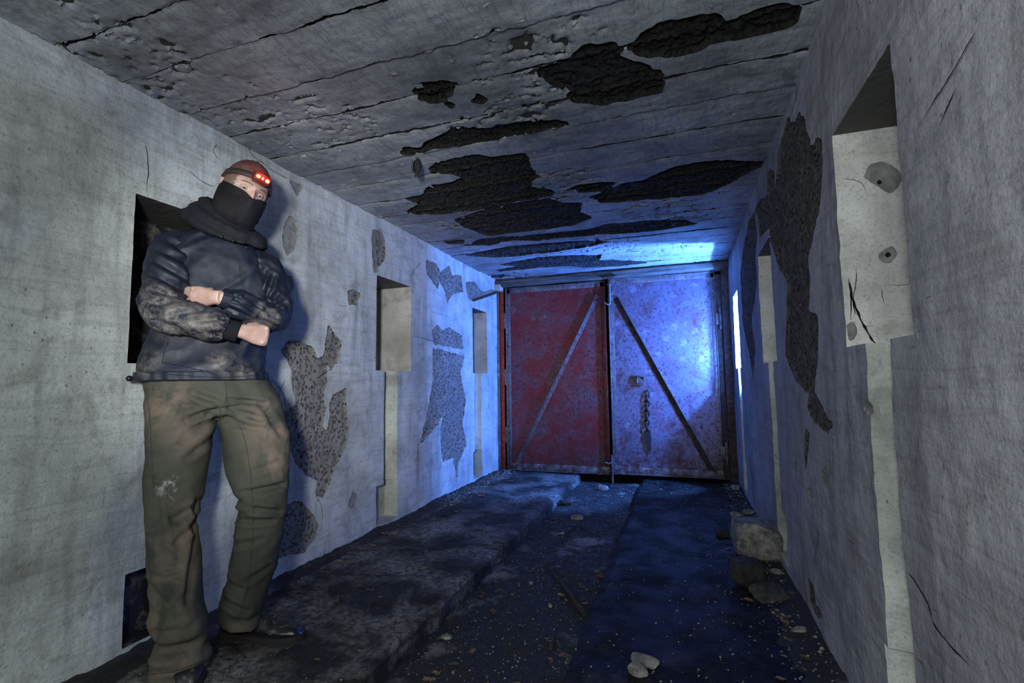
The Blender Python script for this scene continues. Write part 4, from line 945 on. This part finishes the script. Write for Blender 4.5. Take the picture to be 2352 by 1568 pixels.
# --- shoes
def shoe(heel, d, L=.30, side=1):
    heel = np.array(heel, float); d = np.array([d[0], d[1], 0.]); d /= np.linalg.norm(d); r_ = np.array([d[1], -d[0], 0.])
    ts = np.linspace(0, 1, 44)
    hw = np.interp(ts, [0, .04, .12, .3, .5, .68, .82, .93, .98, 1], [.012, .026, .036, .035, .041, .051, .049, .036, .022, .008])
    ht = np.interp(ts, [0, .04, .15, .30, .42, .55, .70, .82, .93, 1], [.055, .085, .105, .112, .104, .088, .068, .060, .050, .026])
    n = 40; T = np.linspace(0, 2*math.pi, n, endpoint=False); V = []
    for t, w_, h in zip(ts, hw, ht):
        for q in T:
            c_, s2 = math.cos(q), math.sin(q); cc = np.sign(c_)*abs(c_)**.75; ss = np.sign(s2)*abs(s2)**.8
            crease = .0025*float(fbm(t*22, q*2, s=281))*(t > .4)
            zt = .022+(h-.022)*(.5+.5*ss); taper = 1-.42*max(0, ss)*(1-t*.45)
            V.append(heel+d*(t*L)+r_*(cc*w_*taper+crease)+Z_*(zt+crease))
    up = mesh('shoe', np.array(V), wrap_faces(44, n)+[tuple(range(n-1, -1, -1)), tuple(43*n+j for j in range(n))], 'leather', person, True, 60)
    V = []; ts2 = np.linspace(-.012, 1.015, 40)
    for t in ts2:
        w_ = np.interp(t, [-.012, .03, .12, .3, .5, .68, .84, .95, 1.0, 1.015], [.012, .032, .042, .040, .046, .057, .054, .038, .020, .008])
        for (a, z) in ((-1, .0), (-1.02, .012), (-1, .026), (1, .026), (1.02, .012), (1, 0.)): V.append(heel+d*(t*L)+r_*a*w_+Z_*(z+(.004 if .3 < t < .42 and z == 0 else 0)))
    mesh('sole', np.array(V), wrap_faces(40, 6)+[(5, 4, 3, 2, 1, 0), tuple(39*6+j for j in range(6))], 'rubber', up, True, 40)
    for t in (.47, .53, .59, .65):
        h = np.interp(t, [.42, .55, .70], [.104, .088, .068])+.002; P = [heel+d*((t+.012*(1 if k % 2 else -1))*L)+r_*x_+Z_*(h-abs(x_)*.35) for k, x_ in enumerate((-.024, -.008, .008, .024))]
        MB().tube(smooth_path(P, 4), .0028, 8).build('lace', 'rubber', up)
    return up
hp = on_z(497, 1466, .0); tp = on_z(688, 1474, .0); shoe(hp+np.array([0, .02, 0]), tp-hp, float(np.linalg.norm(tp-hp)), 1)
pr = W3(-.088, .055, 0.); shoe(pr, N_*.97+S_*.16, .285, -1)
# --- seams, pocket, toggles laid on the cloth by casting camera rays onto it
from mathutils.bvhtree import BVHTree
def bvh(o):
    me = o.data; V = [tuple(v.co) for v in me.vertices]; return BVHTree.FromPolygons(V, [tuple(p.vertices) for p in me.polygons])
_T = {}
def surf(o, x, y, lift=.001):
    if o.name not in _T: _T[o.name] = bvh(o)
    r = Vector(ray(x, y)).normalized(); e = Vector(EYE-np.array(ORIG[o.name])); h = _T[o.name].ray_cast(e, r)
    return None if h[0] is None else np.array(h[0]-r*lift)+np.array(ORIG[o.name])
def seam(o, px, r, nm, mat, k=7, lift=.0008):
    px = smooth_path(np.array(px, float), k); P = [surf(o, a, b, lift) for a, b in px]; P = [p for p in P if p is not None]
    if len(P) > 3: MB().tube(np.array(P), r, 6).build(nm, mat, o)
seam(trousers, [(520, 930), (542, 960), (562, 1010), (573, 1070), (578, 1120), (582, 1180), (580, 1240), (572, 1320), (560, 1380), (545, 1425)], .0016, 'seam', 'thread')
seam(trousers, [(517, 878), (520, 905), (516, 930)], .0018, 'fly_seam', 'thread')
seam(trousers, [(336, 890), (344, 960), (348, 1050), (352, 1120)], .0016, 'seam', 'thread')
seam(trousers, [(348, 1548), (400, 1541), (470, 1516)], .0015, 'hem_stitch', 'thread')
seam(jacket, [(372, 832), (430, 843), (498, 860)], .0010, 'pocket_edge', 'knit'); seam(jacket, [(372, 832), (378, 806), (387, 784)], .0009, 'pocket_edge', 'knit')
seam(jacket, [(302, 852), (360, 857), (480, 866), (560, 864), (616, 856)], .0010, 'hem_seam', 'knit')
seam(jacket, [(548, 590), (552, 640), (550, 655)], .0009, 'placket_edge', 'jacket'); seam(jacket, [(520, 588), (523, 655)], .0009, 'placket_edge', 'jacket')
for (px, py) in ((509, 543), (536, 552), (566, 569)):
    c = surf(hood, px, py, .004)
    if c is None: c = surf(jacket, px, py, .004)
    V, F_ = ball(c, .0075, 14); mesh('cord_toggle', V, F_, 'torch_black', person)
c = W3(*(lambda s, z: (s, .06, z))(*PL(297, 869, .06))); V, F_ = ball(c, .011, 16); tg = mesh('cord_toggle', V, F_, 'torch_black', person)
MB().tube([c, c+S_*.03+Z_*.002], .003, 8).build('drawcord', 'knit', tg)
#==DEBRIS==
# ------------------------------------------------------------------ bat under the ceiling
m = Mat('bat_fur', .9); MAT['fur'] = m.done(m.mix(m.noise(90., 4), (.006, .005, .004), (.022, .016, .012)), .9, m.bump(m.noise(200., 4), .8, .004))
MAT['membrane'] = Mat('bat_membrane', .55).done((.010, .008, .008))
bt = on_z(958, 358, ZC+.01); bt[2] = ZC+.008
bat = empty('bat', bt); tag(bat, 'small dark bat hanging upside down from the grey ceiling', 'bat')
def ell(c, r, n=22):
    V, F_ = ball(np.zeros(3), 1., n); return V*np.array(r)+np.array(c), F_
bm_ = MB(); z = np.linspace(0, 1, 16)
P = [bt+np.array([.004*math.sin(k*3), 0, -.014-.068*k]) for k in z]; bm_.tube(P, np.interp(z, [0, .1, .35, .7, .86, 1.], [.005, .012, .018, .017, .011, .005]), 18)
bm_.add(*ell(bt+np.array([0, -.003, -.088]), (.011, .012, .012)))
for sx in (-1, 1):
    bm_.tube([bt+np.array([sx*.007, 0, -.094]), bt+np.array([sx*.010, -.001, -.106]), bt+np.array([sx*.011, 0, -.113])], [.005, .005, .001], 8)
bo = bm_.build('body', 'fur', bat); remesh(bo, .0022, 2)
for sx in (-1, 1):
    V = []
    for i, k in enumerate(np.linspace(0, 1, 14)):
        for j, a in enumerate(np.linspace(-.9, 1.0, 9)):
            w_ = np.interp(k, [0, .15, .5, .85, 1], [.008, .019, .024, .018, .004])
            V.append(bt+np.array([sx*(.002+w_*math.cos(a)*.95), -w_*math.sin(a)*.8, -.016-.078*k-.004*abs(a)+.0012*math.sin(a*12)]))
    o = mesh('wing', np.array(V), [(i*9+j, i*9+j+1, (i+1)*9+j+1, (i+1)*9+j) for i in range(13) for j in range(8)], 'membrane', bat)
    MB().tube(smooth_path([bt+np.array([sx*.02, -.012, -.02]), bt+np.array([sx*.024, -.014, -.055]), bt+np.array([sx*.014, -.012, -.096])], 5), .0016, 6).build('wing_finger', 'fur', o)
    MB().tube([bt+np.array([sx*.004, 0, -.016]), bt+np.array([sx*.005, 0, -.004]), bt+np.array([sx*.006, -.003, .004])], .0022, 6).build('foot', 'fur', bat)

# ------------------------------------------------------------------ stones, leaves, sticks
def ground(x, y):
    if x < XS-.01: return 0.
    if x > XS2+.01: return ZR
    return float(height_soil(np.array(x), np.array(y)))
def gp(px, py):
    for z in (0., ZR, ZM):
        p = on_z(px, py, z)
        if (z == 0 and p[0] < XS) or (z == ZR and p[0] > XS2) or (z == ZM): break
    p[2] = ground(p[0], p[1]); return p
def stonemat(name, a, b, sc=30.):
    m = Mat(name, .85); return m.done(m.mix(m.ramp(m.noise(sc, 7, .7), (.38, 0), (.62, 1)), a, b), .85, m.bump(m.noise(sc*3, 6, .7), .7, .008))
MAT['st_pale'] = stonemat('pale_concrete_chip', (.09, .09, .08), (.30, .30, .27)); MAT['st_dark'] = stonemat('dark_slate', (.016, .015, .014), (.065, .06, .055)); MAT['st_grey'] = stonemat('grey_rubble', (.07, .068, .062), (.28, .275, .25), 22.)
MAT['st_black'] = stonemat('charred_stone', (.006, .006, .006), (.03, .028, .026))
def rock(seed, size, box=.0, nsub=3, flat=0.):
    bm = bmesh.new(); bmesh.ops.create_icosphere(bm, subdivisions=nsub, radius=1.)
    V = np.array([v.co for v in bm.verts]); F_ = [[v.index for v in f.verts] for f in bm.faces]; bm.free()
    if box: 
        q = np.abs(V).max(1, keepdims=True); V = V*(1-box)+box*V/q
    # chipped facets
    r2 = np.random.default_rng(seed)
    for _ in range(14):
        nrm = r2.normal(size=3); nrm /= np.linalg.norm(nrm); h = r2.uniform(.50, .85) if not box else r2.uniform(.85, 1.25); d = V @ nrm-h; V = V-np.clip(d, 0, None)[:, None]*nrm*.85
    V = V*(1+.09*fbm(V[:, 0]*2+seed, V[:, 1]*2, V[:, 2]*2, s=seed)+.05*fbm(V[:, 0]*7+seed, V[:, 1]*7, V[:, 2]*7, s=seed+1))[:, None]
    V = V*np.array(size); return V-np.array([0, 0, V[:, 2].min()]), F_
def place_rock(name, px, py, size, mat, label, rz=0., seed=1, box=0., cat='stone', tilt=0., sink=.006, group=None, flat_shade=None):
    p = gp(px, py); V, F_ = rock(seed, size, box); R_ = np.array(Matrix.Rotation(rz, 3, 'Z') @ Matrix.Rotation(tilt, 3, 'X')); V = V @ R_.T; V[:, 2] -= V[:, 2].min()
    o = mesh(name, V+p-np.array([0, 0, sink]), F_, mat, None, True, 18, origin=p); return tag(o, label, cat, group)
place_rock('concrete_block', 1740, 1276, (.125, .11, .105), 'st_grey', 'grey concrete block against the right wall, largest of the rubble', .12, 3, .88, 'block')
place_rock('charred_stone', 1716, 1345, (.085, .075, .068), 'st_black', 'black rounded lump in front of the concrete block', .3, 5, .3)
place_rock('slate_slab', 1764, 1372, (.085, .060, .020), 'st_dark', 'flat dark slate slab leaning by the black lump', .5, 7, .55, 'stone', .35)
place_rock('stone', 1783, 1318, (.034, .024, .018), 'st_pale', 'pale stone beside the foot of the right wall channel', .2, 9)
place_rock('stone', 1836, 1452, (.036, .026, .020), 'st_pale', 'pale jagged stone at the right wall, nearest the camera there', .6, 11)
place_rock('brick_fragment', 1689, 1184, (.040, .026, .018), 'st_pale', 'pale rubble piece left of the grey one behind the block', .2, 13, .7, 'rubble')
place_rock('brick_fragment', 1722, 1182, (.048, .030, .022), 'st_grey', 'grey rubble piece against the right wall behind the block', .1, 15, .8, 'rubble')
place_rock('stone', 1468, 1548, (.046, .032, .028), 'st_pale', 'pale rounded stone at the bottom edge of the dark slab', .2, 17)
place_rock('plaster_shard', 1482, 1520, (.055, .026, .010), 'st_pale', 'thin plaster shard lying behind the pale rounded stone', -.4, 19, .4, 'shard', .3)
place_rock('concrete_chunk', 1325, 1192, (.050, .026, .022), 'st_grey', 'oblong concrete chunk in the trench towards the gate', .2, 21, .6, 'rubble')
place_rock('stone', 1300, 1160, (.062, .036, .024), 'st_dark', 'dark wide stone in the trench beyond the oblong chunk', -.1, 23, .4)
place_rock('stone', 1385, 1126, (.055, .032, .026), 'st_grey', 'grey stone at the gate threshold in the trench', 0, 25, .5)
place_rock('stone', 1264, 1392, (.015, .012, .012), 'st_pale', 'small pale stone left of the long stick', .3, 27)
place_rock('stone', 1220, 1342, (.014, .012, .013), 'st_pale', 'small upright pale pebble beyond the long stick', .3, 29)
place_rock('stone', 1025, 1463, (.026, .018, .010), 'st_pale', 'flat pale chip in the trench beside the slab edge', .3, 31, .4)
place_rock('stone', 1292, 1224, (.018, .014, .012), 'st_pale', 'small pale stone below the oblong concrete chunk', .1, 33)
place_rock('stone', 1815, 1470, (.020, .016, .010), 'st_dark', 'dark small stone below the jagged pale stone', .1, 35)
place_rock('stone', 1798, 1415, (.034, .016, .010), 'st_dark', 'thin dark stone between slate slab and jagged pale stone', -.5, 37, .3)
place_rock('stone', 1660, 1232, (.040, .035, .030), 'st_black', 'black stone left of the concrete block', .4, 39, .3)
place_rock('stone', 1690, 1126, (.036, .03, .030), 'st_pale', 'bluish pale stone in the corner by the gate post', .4, 41, .3)
# sticks
MAT['bark'] = stonemat('wet_bark', (.012, .009, .007), (.055, .042, .034), 60.)
def stick(name, px, r, label, taper=.6, h=.012, group=None):
    P = np.array([gp(*k)+np.array([0, 0, h]) for k in px]); P = smooth_path(P, 8); P[:, 2] += .003*np.sin(np.arange(len(P))*.7)
    f = np.linspace(0, 1, len(P)); rad = r*(1-(1-taper)*f)*(1+.18*fbm(f*14, f*0, s=int(px[0][0])))
    o = MB().tube(P, rad, 10).build(name, 'bark', None, origin=P[0]); return tag(o, label, 'stick', group)
stick('stick', [(1342, 1412), (1322, 1388), (1300, 1355), (1278, 1325), (1255, 1300)], .0135, 'long dark branch lying in the trench against the right slab', .45)
stick('stick', [(1285, 1318), (1310, 1326), (1335, 1333), (1352, 1345)], .005, 'thin twig crossing towards the leaf heap beside the long branch', .5)
stick('stick', [(1265, 1492), (1270, 1475), (1271, 1466)], .010, 'short stub of wood in the trench near the camera', .8)
stick('stick', [(1300, 1228), (1325, 1212), (1350, 1218), (1342, 1232)], .006, 'bent dark twig below the oblong concrete chunk', .6)
stick('stick', [(705, 1310), (735, 1296), (765, 1282)], .009, 'dark stick along the foot of the left wall behind the person', .5)
stick('stick', [(760, 1520), (790, 1500), (815, 1482)], .003, 'thin straw twig on the left slab by the bottom edge', .6, .006)
stick('stick', [(1330, 1352), (1362, 1360), (1388, 1352)], .005, 'curved twig beside the leaf heap on the slab edge', .6)
# leaves
LEAFM = []
for i, (a, b) in enumerate((((.14, .080, .055), (.27, .17, .12)), ((.20, .14, .09), (.36, .27, .18)), ((.15, .055, .042), (.27, .12, .09)), ((.07, .045, .03), (.15, .10, .065)))):
    LEAFM.append(stonemat('dead_leaf_%d' % i, a, b, 45.))
def leaf_mesh(seed):
    r2 = np.random.default_rng(seed); nu, nv = 9, 5; V = []
    curl = r2.uniform(.15, .7); twist = r2.uniform(-.5, .5)
    for i in range(nu):
        t = i/(nu-1); w_ = .34*math.sin(math.pi*min(1, t*.96+.02))**.75*(1-.25*t)
        for j in range(nv):
            a = (j-(nv-1)/2)/((nv-1)/2)
            V.append((t-.5, a*w_+.04*math.sin(t*9+seed), abs(a)*w_*curl*1.1+.16*curl*(t-.5)**2*4+twist*.14*a*(t-.5)+.03*r2.normal()*abs(a)))
    V = np.array(V); V[:, 2] -= V[:, 2].min(); me = bpy.data.meshes.new('dead_leaf')
    me.from_pydata([tuple(v) for v in V], [], [(i*nv+j, i*nv+j+1, (i+1)*nv+j+1, (i+1)*nv+j) for i in range(nu-1) for j in range(nv-1)])
    me.polygons.foreach_set('use_smooth', np.ones(len(me.polygons), bool)); return me
def stalk(me_i): pass
LM = {}
def put_leaf(p, size, k, mi, label, group=None, tilt=0.):
    if (k, mi) not in LM:
        me = leaf_mesh(k*13+5); me.materials.append(LEAFM[mi]); LM[(k, mi)] = me
    o = bpy.data.objects.new('dead_leaf', LM[(k, mi)]); C.objects.link(o); ORIG[o.name] = Vector(p)
    o.location = (p[0], p[1], p[2]-.001); o.scale = (size,)*3; o.rotation_euler = (tilt, random.uniform(-.15, .15), random.uniform(0, 6.3)); return tag(o, label, 'leaf', group)
named = [((808, 1294), .055, 0, 0, 'pale brown curled leaf on the left slab, larger of two near the wall'), ((797, 1274), .034, 1, 2, 'small red-brown leaf just behind the larger curled leaf'),
 ((905, 1227), .060, 2, 1, 'dry straw-coloured leaf at the foot of the middle left niche'), ((918, 1238), .036, 3, 2, 'reddish leaf beside the dry leaf under the middle left niche'),
 ((962, 1288), .040, 1, 2, 'upright brown leaf in the middle of the left slab'), ((975, 1306), .042, 4, 1, 'greyish leaf near the upright brown leaf'),
 ((853, 1308), .036, 5, 0, 'brown square-ended leaf on the left slab right of the large one'), ((1108, 1370), .030, 2, 2, 'single red leaf in the trench beside the slab edge'),
 ((1150, 1211), .030, 3, 2, 'tiny red leaf on the left slab near its edge'), ((1000, 1166), .030, 4, 2, 'red leaf on the left slab near the far left wall'),
 ((1380, 1326), .050, 0, 2, 'bright red leaf on the heap against the right slab edge'), ((1370, 1316), .055, 1, 1, 'tan leaf on top of the heap against the right slab edge'),
 ((1345, 1388), .045, 2, 2, 'red leaf at the thick end of the long branch'), ((1334, 1378), .034, 5, 0, 'brown leaf touching the thick end of the long branch'),
 ((1295, 1503), .052, 3, 0, 'pinkish brown leaf in the trench near the bottom of the picture'), ((1262, 1513), .045, 4, 2, 'red leaf left of the pinkish brown leaf in the trench'),
 ((985, 1562), .052, 5, 0, 'tan leaf cut by the bottom edge in the trench'), ((1012, 1468), .040, 2, 3, 'dark leaf under the flat pale chip by the slab edge'),
 ((1716, 1379), .052, 0, 0, 'rounded brown leaf in front of the slate slab'), ((1814, 1377), .036, 1, 2, 'small red leaf against the right wall by the slate slab'),
 ((1802, 1432), .055, 2, 0, 'long brown leaf along the right wall above the jagged pale stone'), ((1560, 1297), .042, 3, 1, 'pale grey leaf alone on the dark right slab'),
 ((1672, 1262), .040, 4, 0, 'brown leaf left of the concrete block'), ((578, 1474), .030, 5, 0, 'small brown leaf under the sole of the black shoe'),
 ((660, 1478), .040, 1, 3, 'dark leaf in front of the toe of the black shoe'), ((1105, 1140), .060, 0, 1, 'straw leaf in the litter by the farthest left niche'),
 ((1518, 1124), .045, 3, 1, 'pale leaf on the right slab below the gate'), ((1380, 1318), .03, 4, 3, 'dark leaf tucked into the heap at the slab edge')]
for px, sz, k, mi, lab in named: put_leaf(gp(*px), sz, k, mi, lab)
# litter that nothing tells apart
def scatter(n, reg, group, label, sz=(.02, .045)):
    for _ in range(n):
        x = random.uniform(*reg[0]); y = random.uniform(*reg[1]); p = np.array([x, y, ground(x, y)+.004]); put_leaf(p, random.uniform(*sz), random.randrange(6), random.choice((0, 1, 3, 3)), label, group)
scatter(46, ((XL+.02, XL+.34), (3.2, 5.1)), 'litter along the far left wall', 'small dead leaf in the litter along the far left wall')
scatter(22, ((XL+.03, XL+.2), (1.9, 3.1)), 'litter behind the person', 'small dead leaf at the left wall behind the person')
scatter(26, ((XS+.05, XS2-.04), (2.6, 5.1)), 'litter in the far trench', 'small dead leaf in the far half of the trench between the slabs')
scatter(16, ((XS+.05, XS2-.04), (1.45, 2.5)), 'litter in the near trench', 'small dead leaf in the near half of the trench between the slabs')
scatter(22, ((XR-.22, XR-.03), (1.7, 5.)), 'litter along the right wall', 'small dead leaf along the foot of the right wall')
scatter(26, ((XL+.2, XS-.05), (1.2, 3.2)), 'litter on the left slab', 'small dead leaf scattered on the left slab', (.014, .03))
# grit and gravel nobody could count
def grit(name, pts, sizes, mat, label):
    base = np.array([(1, 0, 0), (-1, 0, 0), (0, 1, 0), (0, -1, 0), (0, 0, 1), (0, 0, -1)], float); fb = np.array([(0, 2, 4), (2, 1, 4), (1, 3, 4), (3, 0, 4), (2, 0, 5), (1, 2, 5), (3, 1, 5), (0, 3, 5)])
    n = len(pts); jit = rng.uniform(.6, 1.25, (n, 6, 1)); q = rng.uniform(0, 6.28, n); c, s = np.cos(q), np.sin(q); B = base[None]*jit*np.array([1, .75, .55])
    V = np.stack([B[..., 0]*c[:, None]-B[..., 1]*s[:, None], B[..., 0]*s[:, None]+B[..., 1]*c[:, None], B[..., 2]], -1)*sizes[:, None, None]+pts[:, None]
    F_ = (fb[None]+np.arange(n)[:, None, None]*6).reshape(-1, 3); o = mesh(name, V.reshape(-1, 3), F_, mat, floor, False); return tag(o, label, kind='stuff')
def gpts(n, x0, x1, y0, y1, zf, bias=0):
    x = rng.uniform(min(x0, x1), max(x0, x1), n); y = y0+(y1-y0)*rng.uniform(0, 1, n)
    if bias: x = x0+(x1-x0)*rng.uniform(0, 1, n)**bias
    return np.stack([x, y, zf(x, y)], 1)
def sz(n, a, b): return a*(b/a)**(rng.uniform(0, 1, n)**2.2)
n = 5200; p_ = gpts(n, XS+.01, XS2-.01, 1.2, 5.3, lambda x, y: height_soil(x, y)+.001); grit('gravel', p_, sz(n, .0016, .009), 'st_grey', 'loose pale grit over the black soil of the trench')
n = 2600; p_ = gpts(n, XL+.01, XS-.03, .9, 5.2, lambda x, y: 0*x+.001, 1.7); grit('gravel', p_, sz(n, .0014, .007), 'st_grey', 'fine grit strewn over the left slab')
n = 3200; p_ = gpts(n, XR-.01, XS2+.03, .9, 5.2, lambda x, y: 0*x+ZR+.001, 1.9); grit('gravel', p_, sz(n, .0014, .009), 'st_pale', 'pale grit and crumbs over the dark right slab')
n = 900; p_ = gpts(n, XL+.0, XL+.22, 3.6, 5.25, lambda x, y: 0*x+.012); grit('gravel', p_, sz(n, .004, .014), 'st_pale', 'pale plaster crumbs along the far left wall')
n = 500; p_ = gpts(n, XR-.16, XR-.01, 1.6, 5.2, lambda x, y: 0*x+ZR+.015); grit('gravel', p_, sz(n, .004, .016), 'st_grey', 'plaster crumbs along the right wall foot')

# ------------------------------------------------------------------ cracks and spall marks on the walls
def crack(surf_fn, px, w, parent, nrm, jit=.004, name='crack'):
    P = smooth_path(np.array([surf_fn(*k) for k in px]), 9); n = len(P); f = np.arange(n)
    up = np.array([0, 0, 1.]); T = np.gradient(P, axis=0); T /= np.linalg.norm(T, axis=1)[:, None]; B = np.cross(T, nrm); B /= np.linalg.norm(B, axis=1)[:, None]+1e-9
    P = P+B*(jit*fbm(f*.33, f*0, s=int(px[0][0])))[:, None]+np.array(nrm)*.0016
    wd = w*(.35+.9*np.clip(.5+fbm(f*.5, f*0+3, s=9), 0, 1))*np.minimum(1, np.minimum(f, n-1-f)/4+.15)
    V = np.vstack([P+B*wd[:, None], P-B*wd[:, None], P-np.array(nrm)*.012]); F_ = []
    for i in range(n-1): F_ += [(i, i+1, n+i+1, n+i)]
    mesh(name, V[:2*n], F_, 'dirt', parent, True)
fx = lambda X: (lambda x, y: on_x(x, y, X)); fj = lambda x, y: on_y(x, y, NICHE_Y[0][1])
nL, nR = (1., 0, 0), (-1., 0, 0)
for px, w in ((((622, 870), (650, 905), (655, 960)), .0016), (((725, 870), (770, 845), (798, 860), (795, 890)), .0018), (((760, 700), (800, 705), (862, 735)), .0014), (((945, 770), (985, 780), (1012, 790)), .0016), (((500, 330), (490, 350), (515, 375)), .0012), (((430, 390), (470, 420), (500, 430)), .0014),
              (((560, 300), (575, 350), (600, 372), (640, 400), (668, 412)), .0016), (((335, 330), (340, 380), (337, 440)), .0016), (((970, 600), (948, 625), (946, 645)), .0018), (((655, 870), (640, 910), (648, 960)), .0016), (((725, 1140), (740, 1170), (738, 1220)), .0014), (((985, 975), (962, 1020), (958, 1090)), .002), (((860, 620), (900, 640), (925, 690), (955, 720)), .0001)):
    crack(fx(XL), px, w, wl, nL)
for px, w in ((((1945, 880), (1950, 960), (1965, 1010), (1962, 1080)), .0010), (((2085, 1310), (2130, 1380), (2150, 1440), (2230, 1530)), .0026), (((1706, 800), (1714, 930), (1722, 1060), (1732, 1110)), .0050), (((2250, 60), (2180, 180), (2110, 290)), .0016), (((1910, 990), (1915, 1040), (1912, 1110)), .0012), (((1838, 190), (1810, 290), (1795, 340)), .002), (((2200, 200), (2160, 290)), .002), (((1885, 1190), (1870, 1330), (1890, 1420)), .0018), (((1858, 1010), (1850, 1080)), .0014)):
    crack(fx(XR), px, w, wr, nR)
for px, w in ((((1948, 640), (1962, 700), (1985, 750), (2010, 790), (2026, 811)), .0034), (((1968, 610), (1960, 700), (1972, 730)), .0012), (((2025, 660), (2030, 700)), .001), (((1952, 660), (1955, 735)), .002), (((1930, 410), (1975, 420), (1990, 445)), .0007)):
    crack(fj, px, w, W_R[1], (0, -1., 0))
def spall(pts, Y, parent, mat):
    P = np.array([on_y(*k, Y) for k in pts]); c = P.mean(0); th = np.linspace(0, 1, 60, endpoint=False)
    Q = smooth_path(np.vstack([P, P[:1]]), 8)[:-1]; n = len(Q); k = np.arange(n); Q = c+(Q-c)*(1+.07*fbm(k*.8, k*0, s=4))[:, None]
    V = np.vstack([Q+[0, -.002, 0], c+(Q-c)*.75+[0, -.004, 0]+np.stack([0*k, .002*fbm(k*1., k*0, s=6), 0*k], 1), [c+np.array([0, -.002, 0])], Q+[0, .004, 0]])
    F_ = [(i, (i+1) % n, n+(i+1) % n, n+i) for i in range(n)]+[(n+i, n+(i+1) % n, 2*n) for i in range(n)]+[(2*n+1+i, 2*n+1+(i+1) % n, (i+1) % n, i) for i in range(n)]
    mesh('spall_mark', V, F_, mat, parent, True, 60)
sc = lambda L: [(1600+x/2.239, 200+y/2.239) for x, y in L]
spall(sc([(860,465),(885,405),(960,385),(1035,430),(1052,480),(1000,546),(930,510)]), NICHE_Y[0][1], W_R[1], 'grey_render')
spall(sc([(933,860),(965,835),(1005,820),(1028,858),(1000,900),(965,903),(940,885)]), NICHE_Y[0][1], W_R[1], 'grey_render')
spall(sc([(968,862),(982,848),(998,862),(982,875)]), NICHE_Y[0][1]-.004, W_R[1], 'dirt')
spall(sc([(925,490),(938,478),(952,490),(938,500)]), NICHE_Y[0][1]-.004, W_R[1], 'dirt')
spall(sc([(770,1225),(800,1205),(825,1250),(810,1290),(785,1300)]), NICHE_Y[0][1], W_R[1], 'grey_render')
# rubble plug under the near right niche
# ------------------------------------------------------------------ curled paint flakes still hanging on the ceiling
def ceiling_flakes(n):
    V, F_ = [], []
    for i in range(n):
        for _ in range(30):
            x = rng.uniform(XL+.05, XR-.05); y = rng.uniform(.9, 4.6)
            ok = not any(bool(in_poly(np.array([x]), np.array([y]), p)[0]) for p in ceil_patches)
            if ok and float(fbm(np.array(x*1.6), np.array(y*1.6), s=301)) > .02: break
        a = rng.uniform(-.9, .9); L = .008+.026*rng.uniform()**2; w = L*rng.uniform(.35, .9); cur = rng.uniform(.08, .3); b = len(V); d = np.array([math.cos(a), math.sin(a)]); e = np.array([-d[1], d[0]])
        for j in range(5):
            t = j/4; drop = .002+L*cur*t*t
            for sgn in (-1, 1):
                q = d*w*sgn*(1-.35*t+.1*rng.normal())+e*L*t
                V.append((x+q[0], y+q[1], ZC+.004-drop))
        F_ += [(b+2*j, b+2*j+1, b+2*j+3, b+2*j+2) for j in range(4)]
    o = mesh('paint_flakes', np.array(V), F_, 'plaster_ceiling', ceiling); o['kind'] = 'stuff'
ceiling_flakes(240)
